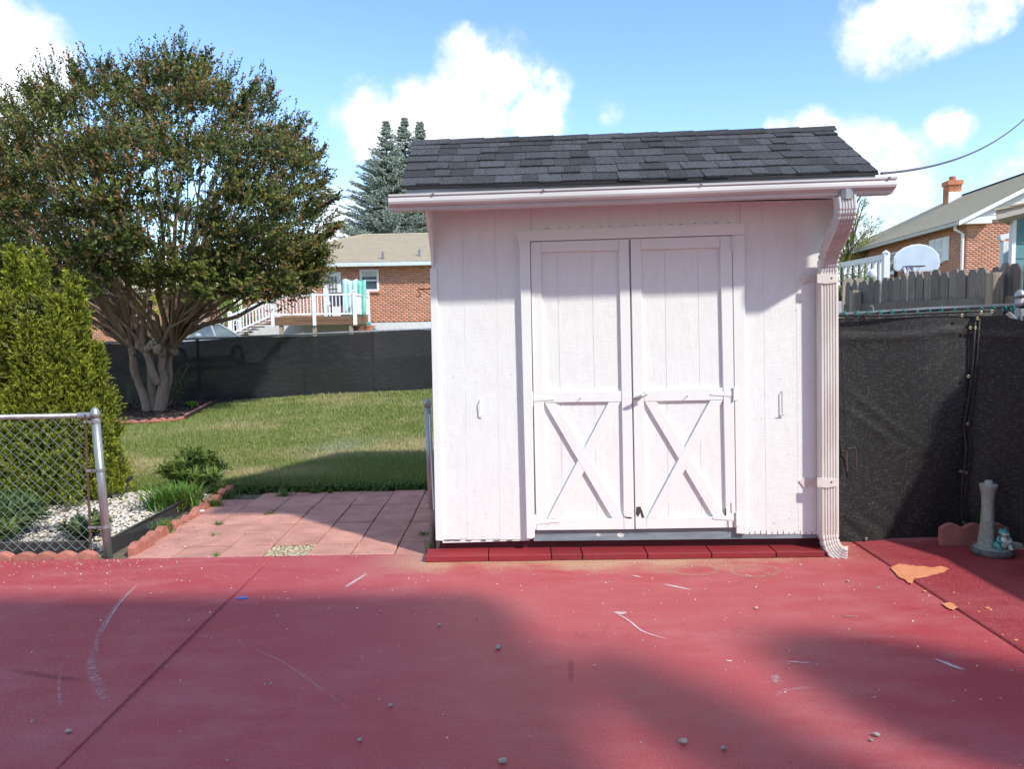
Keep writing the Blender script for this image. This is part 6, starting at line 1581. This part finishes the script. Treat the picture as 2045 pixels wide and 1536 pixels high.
# roof
ov = .4; zr = ze+rise*(DH/2)
e0, e1 = G3(-ov, -ov, ze-.05), G3(LH+ov, -ov, ze-.05); hipT = 13.2
r0, r1 = G3(-ov, DH/2, zr+.05), G3(hipT, DH/2, zr+.05)
b0, b1 = G3(-ov, DH+ov, ze-.05), G3(LH+ov, DH+ov, ze-.05)
rf3 = obj('roof', MB().add([e0, e1, r0, r1, b0, b1, e0-Vector((0,0,.15)), r0-Vector((0,0,.15)), b0-Vector((0,0,.15)), e1-Vector((0,0,.15)), b1-Vector((0,0,.15))], [(0,1,3,2), (2,3,5,4), (1,5,3), (6,0,2,7), (7,2,4,8), (6,9,1,0)]), M_greyroof, h3, fix=False)
courses('roof_courses', e0+Vector((0,0,.03)), e1+Vector((0,0,.03)), r0+Vector((0,0,.03)), r1+Vector((0,0,.03)), 36, M_greyroof, rf3)
obj('ridge_cap', MB().tube([r0+Vector((0,0,.04)), r1+Vector((0,0,.04))], .07, 6), M_shingle, rf3)
obj('rake_board', MB().prism([G3(-.43, -ov-.05, ze-.22), G3(-.43, DH/2, zr-.12), G3(-.43, DH/2, zr+.06), G3(-.43, -ov-.05, ze-.05)], [G3(-.40, -ov-.05, ze-.22), G3(-.40, DH/2, zr-.12), G3(-.40, DH/2, zr+.06), G3(-.40, -ov-.05, ze-.05)]), M_vinyl, h3)
obj('gutter', MB().bar(e0+Vector((0,0,-.08))-ap*.05, e1+Vector((0,0,-.08))-ap*.05, .12, .13), mat('beige_gutter', (.50, .49, .43), rough=.5), h3)
d0 = G3(.02, -ov, ze-.15)
obj('downspout', MB().tube([d0, d0+Vector((0,0,-.18)), G3(.02, -.12, ze-.5), G3(.02, -.12, .5)], .055, 8), M_vinyl, h3)
# chimney
ct, csx = 10.9, DH/2-.75
mb_ = []
czb = ze+rise*(csx)-.4; czt = PY(1903, 362, 40.2).z
chb = bpy.data.objects.new('chimney', None); COL.objects.link(chb); chb.parent = h3; chb.location = G3(ct, csx, czb)-h3.location
quadprism('chimney_stack', [G3(ct, csx, czb), G3(ct, csx+.62, czb), G3(ct, csx+.62, czt-.14), G3(ct, csx, czt-.14)], au*.7, M_brick, chb)
quadprism('chimney_cap', [G3(ct-.06, csx-.06, czt-.14), G3(ct-.06, csx+.68, czt-.14), G3(ct-.06, csx+.68, czt+.08), G3(ct-.06, csx-.06, czt+.08)], au*.82, M_brick, chb)
obj('flue', MB().lathe(G3(ct+.35, csx+.31, czt+.08), [(.17, 0), (.16, .24)], 10), M_terra, chb)
zfl_ = ze+rise*(csx+.62)+.35
quadprism('chimney_flashing', [G3(ct-.01, csx-.01, czb), G3(ct-.01, csx+.63, czb), G3(ct-.01, csx+.63, zfl_), G3(ct-.01, csx-.01, zfl_)], au*.009, sdm, chb)
link_stuff('bricks', bricks(G3(ct, csx, 0), ap, .62, zfl_, czt-.15, (), -au), chb)
link_stuff('bricks', bricks(G3(ct, csx, 0), au, .7, zfl_-.3, czt-.15, (), -ap), chb)
for px, py in ((1717, 497), (1681, 507)):
    t_ = 14.8 if px > 1700 else 16.5; p = G3(t_, -.1, ze+.02); obj('roof_vent', MB().lathe(p, [(.14, 0), (.14, .1), (.19, .11), (.10, .22)], 10), M_vinyl, rf3)

# ------------------------------------------------------------------ basketball board
BY = 18.0
def BP(px, py, dy=0): return PY(px, py, BY+dy)
bb = thing('basketball_hoop', 'white fan shaped basketball backboard above the grey picket fence', 'basketball hoop', (BP(1830, 540).x, BY, .3))
out = [(1790, 541), (1786, 536), (1786, 513), (1792, 504), (1806, 494), (1822, 488.5), (1836, 487), (1850, 489), (1864, 496), (1875, 508), (1876.5, 518), (1876.5, 532), (1870, 540), (1856, 541.5)]
cx_, cy_ = 1831, 517
f = [BP(a, b) for a, b in out]
obj('backboard_rim', MB().prism(f, [p+Vector((0, .04, 0)) for p in f]), M_vinyl, bb)
f = [BP(cx_+(a-cx_)*.955, cy_+(b-cy_)*.93, -.006) for a, b in out]
obj('backboard', MB().prism(f, [p+Vector((0, .0055, 0)) for p in f]), mat('pale_blue_board', (.58, .68, .78), rough=.35, vs=3), bb)
c = BP(1825, 532, -.32); obj('hoop', MB().torus(c, .225, .011, (0, 0, 1), 24, 6), M_rust, bb)
obj('hoop_bracket', MB().box(c.x-.09, c.x+.09, BY-.12, BY-.007, c.z-.14, c.z+.01), mat('blue_bracket', (.10, .12, .25), rough=.5), bb)
mb = MB()
for k in range(12):
    a_ = k*math.pi/6; a2 = a_+math.pi/12; a3 = a_-math.pi/12
    for q in (a2, a3): mb.tube([c+Vector((.22*math.cos(a_), .22*math.sin(a_), 0)), c+Vector((.17*math.cos(q), .17*math.sin(q), -.17)), c+Vector((.13*math.cos(a_), .13*math.sin(a_), -.36))], .005, 4)
obj('net', mb, M_vinyl, bb)
obj('pole', MB().tube([(c.x, BY+.5, .2), (c.x, BY+.5, c.z+.1), (c.x, BY+.05, c.z+.25)], .045, 8), M_black, bb)
# white raised deck rail
dr = thing('deck_railing', 'white vinyl deck railing between the shed and the basketball board', 'railing', (9, 20, 2))
def RL(px, py): 
    k = (px-1022.5)/1550; Y = 9.2/k; return PY(px, py, Y)
a_, b_ = RL(1640, 537), RL(1766, 513)
obj('top_rail', MB().bar(a_, b_, .08, .13), M_vinyl, dr)
a2_, b2_ = RL(1640, 593), RL(1766, 592); obj('bottom_rail', MB().bar(a2_, b2_, .08, .13), M_vinyl, dr)
for px in (1655, 1669, 1679, 1693, 1703, 1715, 1727, 1739, 1750, 1760):
    k = (px-1640)/126; p = a_.lerp(b_, k); q = a2_.lerp(b2_, k); obj('baluster', MB().box(p.x-.04, p.x+.04, p.y-.04, p.y+.04, q.z, p.z), M_vinyl, dr)
p = RL(1769, 520); obj('post', MB().box(p.x-.07, p.x+.07, p.y-.07, p.y+.07, .3, RL(1769, 508).z), M_vinyl, dr); obj('post_cap', MB().lathe((p.x, p.y, RL(1769, 508).z), [(.10, 0), (.10, .04), (.02, .10)], 4), M_vinyl, dr)
obj('deck_floor', MB().prism([a2_+Vector((0,0,-.45)), b2_+Vector((0,0,-.45)), b2_+Vector((0,0,-.2)), a2_+Vector((0,0,-.2))], [v+Vector((2.5,0,0)) for v in (a2_+Vector((0,0,-.45)), b2_+Vector((0,0,-.45)), b2_+Vector((0,0,-.2)), a2_+Vector((0,0,-.2)))]), mat('grey_deck', (.30, .33, .36), rough=.7), dr)
lm = thing('wall_lantern', 'white globe post lantern standing behind the picket fence', 'lantern', PY(1742, 560, 14)); p = PY(1742, 552, 14)
obj('lantern_globe', MB().lathe(p+Vector((0,0,-.06)), [(.05, 0), (.08, .05), (.075, .14), (.04, .17), (.01, .2)], 12), M_vinyl, lm, smooth=True); obj('lantern_post', MB().tube([(p.x, p.y, .2), (p.x, p.y, p.z-.05)], .03, 8), M_vinyl, lm)

# ------------------------------------------------------------------ teal outbuilding at the far right
TY = 10.8
tb = thing('teal_house', 'teal sided building with white corner trim and grey shingle eave at the right edge', 'building', (PY(2040, 500, TY).x, TY, .2))
xw = PY(2020, 480, TY).x; zt = PY(2035, 428, TY).z
obj('wall', MB().prism([(xw, TY, .1), (xw+5, TY, .1), (xw+5, TY, zt), (xw, TY, zt)], [(xw+4.6, TY+5, .1), (xw+9.6, TY+5, .1), (xw+9.6, TY+5, zt), (xw+4.6, TY+5, zt)]), mat('teal_siding', (.10, .24, .27), (.08, .20, .22), rough=.6, vs=4), tb)
for k in range(12): obj('siding_board', MB().prism([(xw+.047, TY-.014, zt-.2*(k+1)), (xw+5, TY-.014, zt-.2*(k+1)), (xw+5, TY-.003, zt-.2*k-.004), (xw+.047, TY-.003, zt-.2*k-.004)], [(xw+.11, TY, zt-.2*(k+1)), (xw+5, TY, zt-.2*(k+1)), (xw+5, TY, zt-.2*k-.004), (xw+.11, TY, zt-.2*k-.004)]), bpy.data.materials['teal_siding'], tb)
obj('corner_board', MB().box(xw-.01, xw+.045, TY-.03, TY+.04, .1, zt), M_vinyl, tb)
xe = PY(1984, 436, TY-.35).x; ze_ = PY(1984, 440, TY-.35).z
slope = .23
mb = MB().prism([(xe, TY-.4, ze_), (xe+5, TY-.4, ze_+5*slope), (xe+5, TY-.4, ze_+5*slope+.15), (xe, TY-.4, ze_+.13)], [(xe+4.6, TY+4.6, ze_), (xe+9.6, TY+4.6, ze_+5*slope), (xe+9.6, TY+4.6, ze_+5*slope+.15), (xe+4.6, TY+4.6, ze_+.13)]); obj('eave_board', mb, mat('taupe_fascia', (.42, .38, .34), rough=.6), tb)
for k in range(9):
    a_ = xe-.05+k*.2; mb = MB().prism([(a_, TY-.45, ze_+.135+(a_-xe)*slope+.02), (a_+.24, TY-.45, ze_+.135+(a_+.24-xe)*slope), (a_+4.84, TY+4.6, ze_+.135+(a_+.24-xe)*slope), (a_+4.6, TY+4.6, ze_+.135+(a_-xe)*slope+.02)], [(a_, TY-.45, ze_+.128+(a_-xe)*slope), (a_+.24, TY-.45, ze_+.125+(a_+.24-xe)*slope-.01), (a_+4.84, TY+4.6, ze_+.125+(a_+.24-xe)*slope-.01), (a_+4.6, TY+4.6, ze_+.128+(a_-xe)*slope)]); obj('shingle_course', mb, M_greyroof, tb)
pr_ = thing('porch_rail', 'small white porch post and handrail left of the teal wall', 'railing', PY(2008, 500, 13))
a_, b_ = PY(1995, 476, 13), PY(2030, 466, 13); obj('handrail', MB().bar(a_, b_, .09, .08), M_vinyl, pr_); p = PY(2006, 500, 13); obj('post', MB().box(p.x-.05, p.x+.05, 12.95, 13.05, .3, PY(2006, 482, 13).z), M_vinyl, pr_)

# ------------------------------------------------------------------ overhead cable
a_ = F(1760, 346, .30); b_ = PY(2045, 238, 9.0); c_ = PY(2300, 60, 12.0)
mb = MB(); pts = []
for k in range(22):
    u = k/21; p = a_.lerp(b_, u); p.z -= .22*4*u*(1-u)*.55; pts.append(p)
pts += [b_.lerp(c_, .5), c_]
mb.tube(pts, .008, 6); cab = obj('overhead_cable', mb, mat('grey_cable', (.10, .10, .12), rough=.6)); tag(cab, 'dark electric cable sagging from the right end of the shed roof into the sky', 'cable')
tag(obj('cable_loop', MB().tube([F(1703, 386, .30), F(1706, 389, .32), F(1712, 388, .32), F(1713, 384, .30)], .004, 6), M_black), 'small black wire loop under the right end of the gutter', 'wire')
# ------------------------------------------------------------------ unseen casters added behind the photographer to shade the patio
SH = Vector((SUN.x, SUN.y, 0)).normalized(); KT = math.tan(SUN_EL)
def caster(px, py, z):                    # the point at height z whose shadow falls at this place of the patio
    g = PZ(px, py, 0); return g+SH*(z/KT)+Vector((0, 0, z))
M_house = mat('cream_stucco', (.55, .50, .44), rough=.9)
ZE = 4.6
q = [caster(-700, 1202, ZE), caster(960, 1184, ZE), caster(1005, 1215, ZE), caster(1200, 1560, ZE)]
back = [q[3]+Vector((.2, -5, 0)), q[0]+Vector((0, -6, 0))]
ring = [q[0], q[1], q[2], q[3], back[0], back[1]]
own = thing('shade_house', 'cream house behind the photographer whose roof edge shades the left of the patio', 'house', (q[1].x, q[1].y-1, 0))  # unseen house added; its roof outline follows the wanted shade edge
mb = MB().prism([p-Vector((0, 0, .12)) for p in ring], [p+Vector((0, 0, .02)) for p in ring]); obj('shade_roof', mb, M_tanroof, own)
x_l, x_r = q[0].x, q[3].x-.2; y_f = min(q[1].y, q[3].y)-.7
y_f = min(y_f, -1.6)
obj('wall', MB().box(x_l, x_r, y_f-4, y_f, 0, ZE-.13), M_house, own)
# unseen foliage added behind the photographer, laid out to cast the lower right shade
def foliage_caster(lab, spots, z, seed, r=.5, n=260):
    rg = random.Random(seed); c = caster(*spots[0][:2], z); base_ = Vector((c.x+1.2, c.y-1.2, 0)); t = thing('foliage_caster', lab, 'tree', base_); O, Dd = [], []; mb = MB()
    mb.tube([base_, base_.lerp(c, .6), c], [.05, .04, .02], 8)
    for px, py, r in spots:
        p = caster(px, py, z+rg.uniform(-.4, .4)); mb.tube([base_.lerp(c, .7), p], [.03, .01], 5)
        for _ in range(n): w = Vector((rg.gauss(0, 1), rg.gauss(0, 1), rg.gauss(0, .5))).normalized(); O.append((p+w*r*rg.random()**.5)[:]); Dd.append(w[:])
    r_ = sprigs(np.array(O), np.array(Dd), .2, 7, .09, .05, R(50), (.04, .08, .02), np.array([(.1, .15, .03)]), .2)
    linkme('crown', leaf_mesh('crown', *r_, M_leaf, base_), t, base_); obj('trunk', mb, M_darkbark, t)
foliage_caster('leafy tree behind the photographer shading the lower right of the patio', [(1740, 1335, .13), (1690, 1318, .09), (1830, 1345, .17), (1930, 1375, .2), (2030, 1400, .22), (1850, 1405, .14), (1950, 1440, .16), (2040, 1460, .16), (2120, 1430, .3)], 4.5, 1)
foliage_caster('slender tree behind the photographer casting a band over the lower middle patio', [(1225, 1350, .09), (1290, 1385, .10), (1345, 1412, .10), (1400, 1442, .10), (1455, 1472, .10), (1520, 1508, .10), (1590, 1550, .10), (1660, 1590, .10)], 6.0, 2, n=60)  # unseen foliage row added for the band of shade
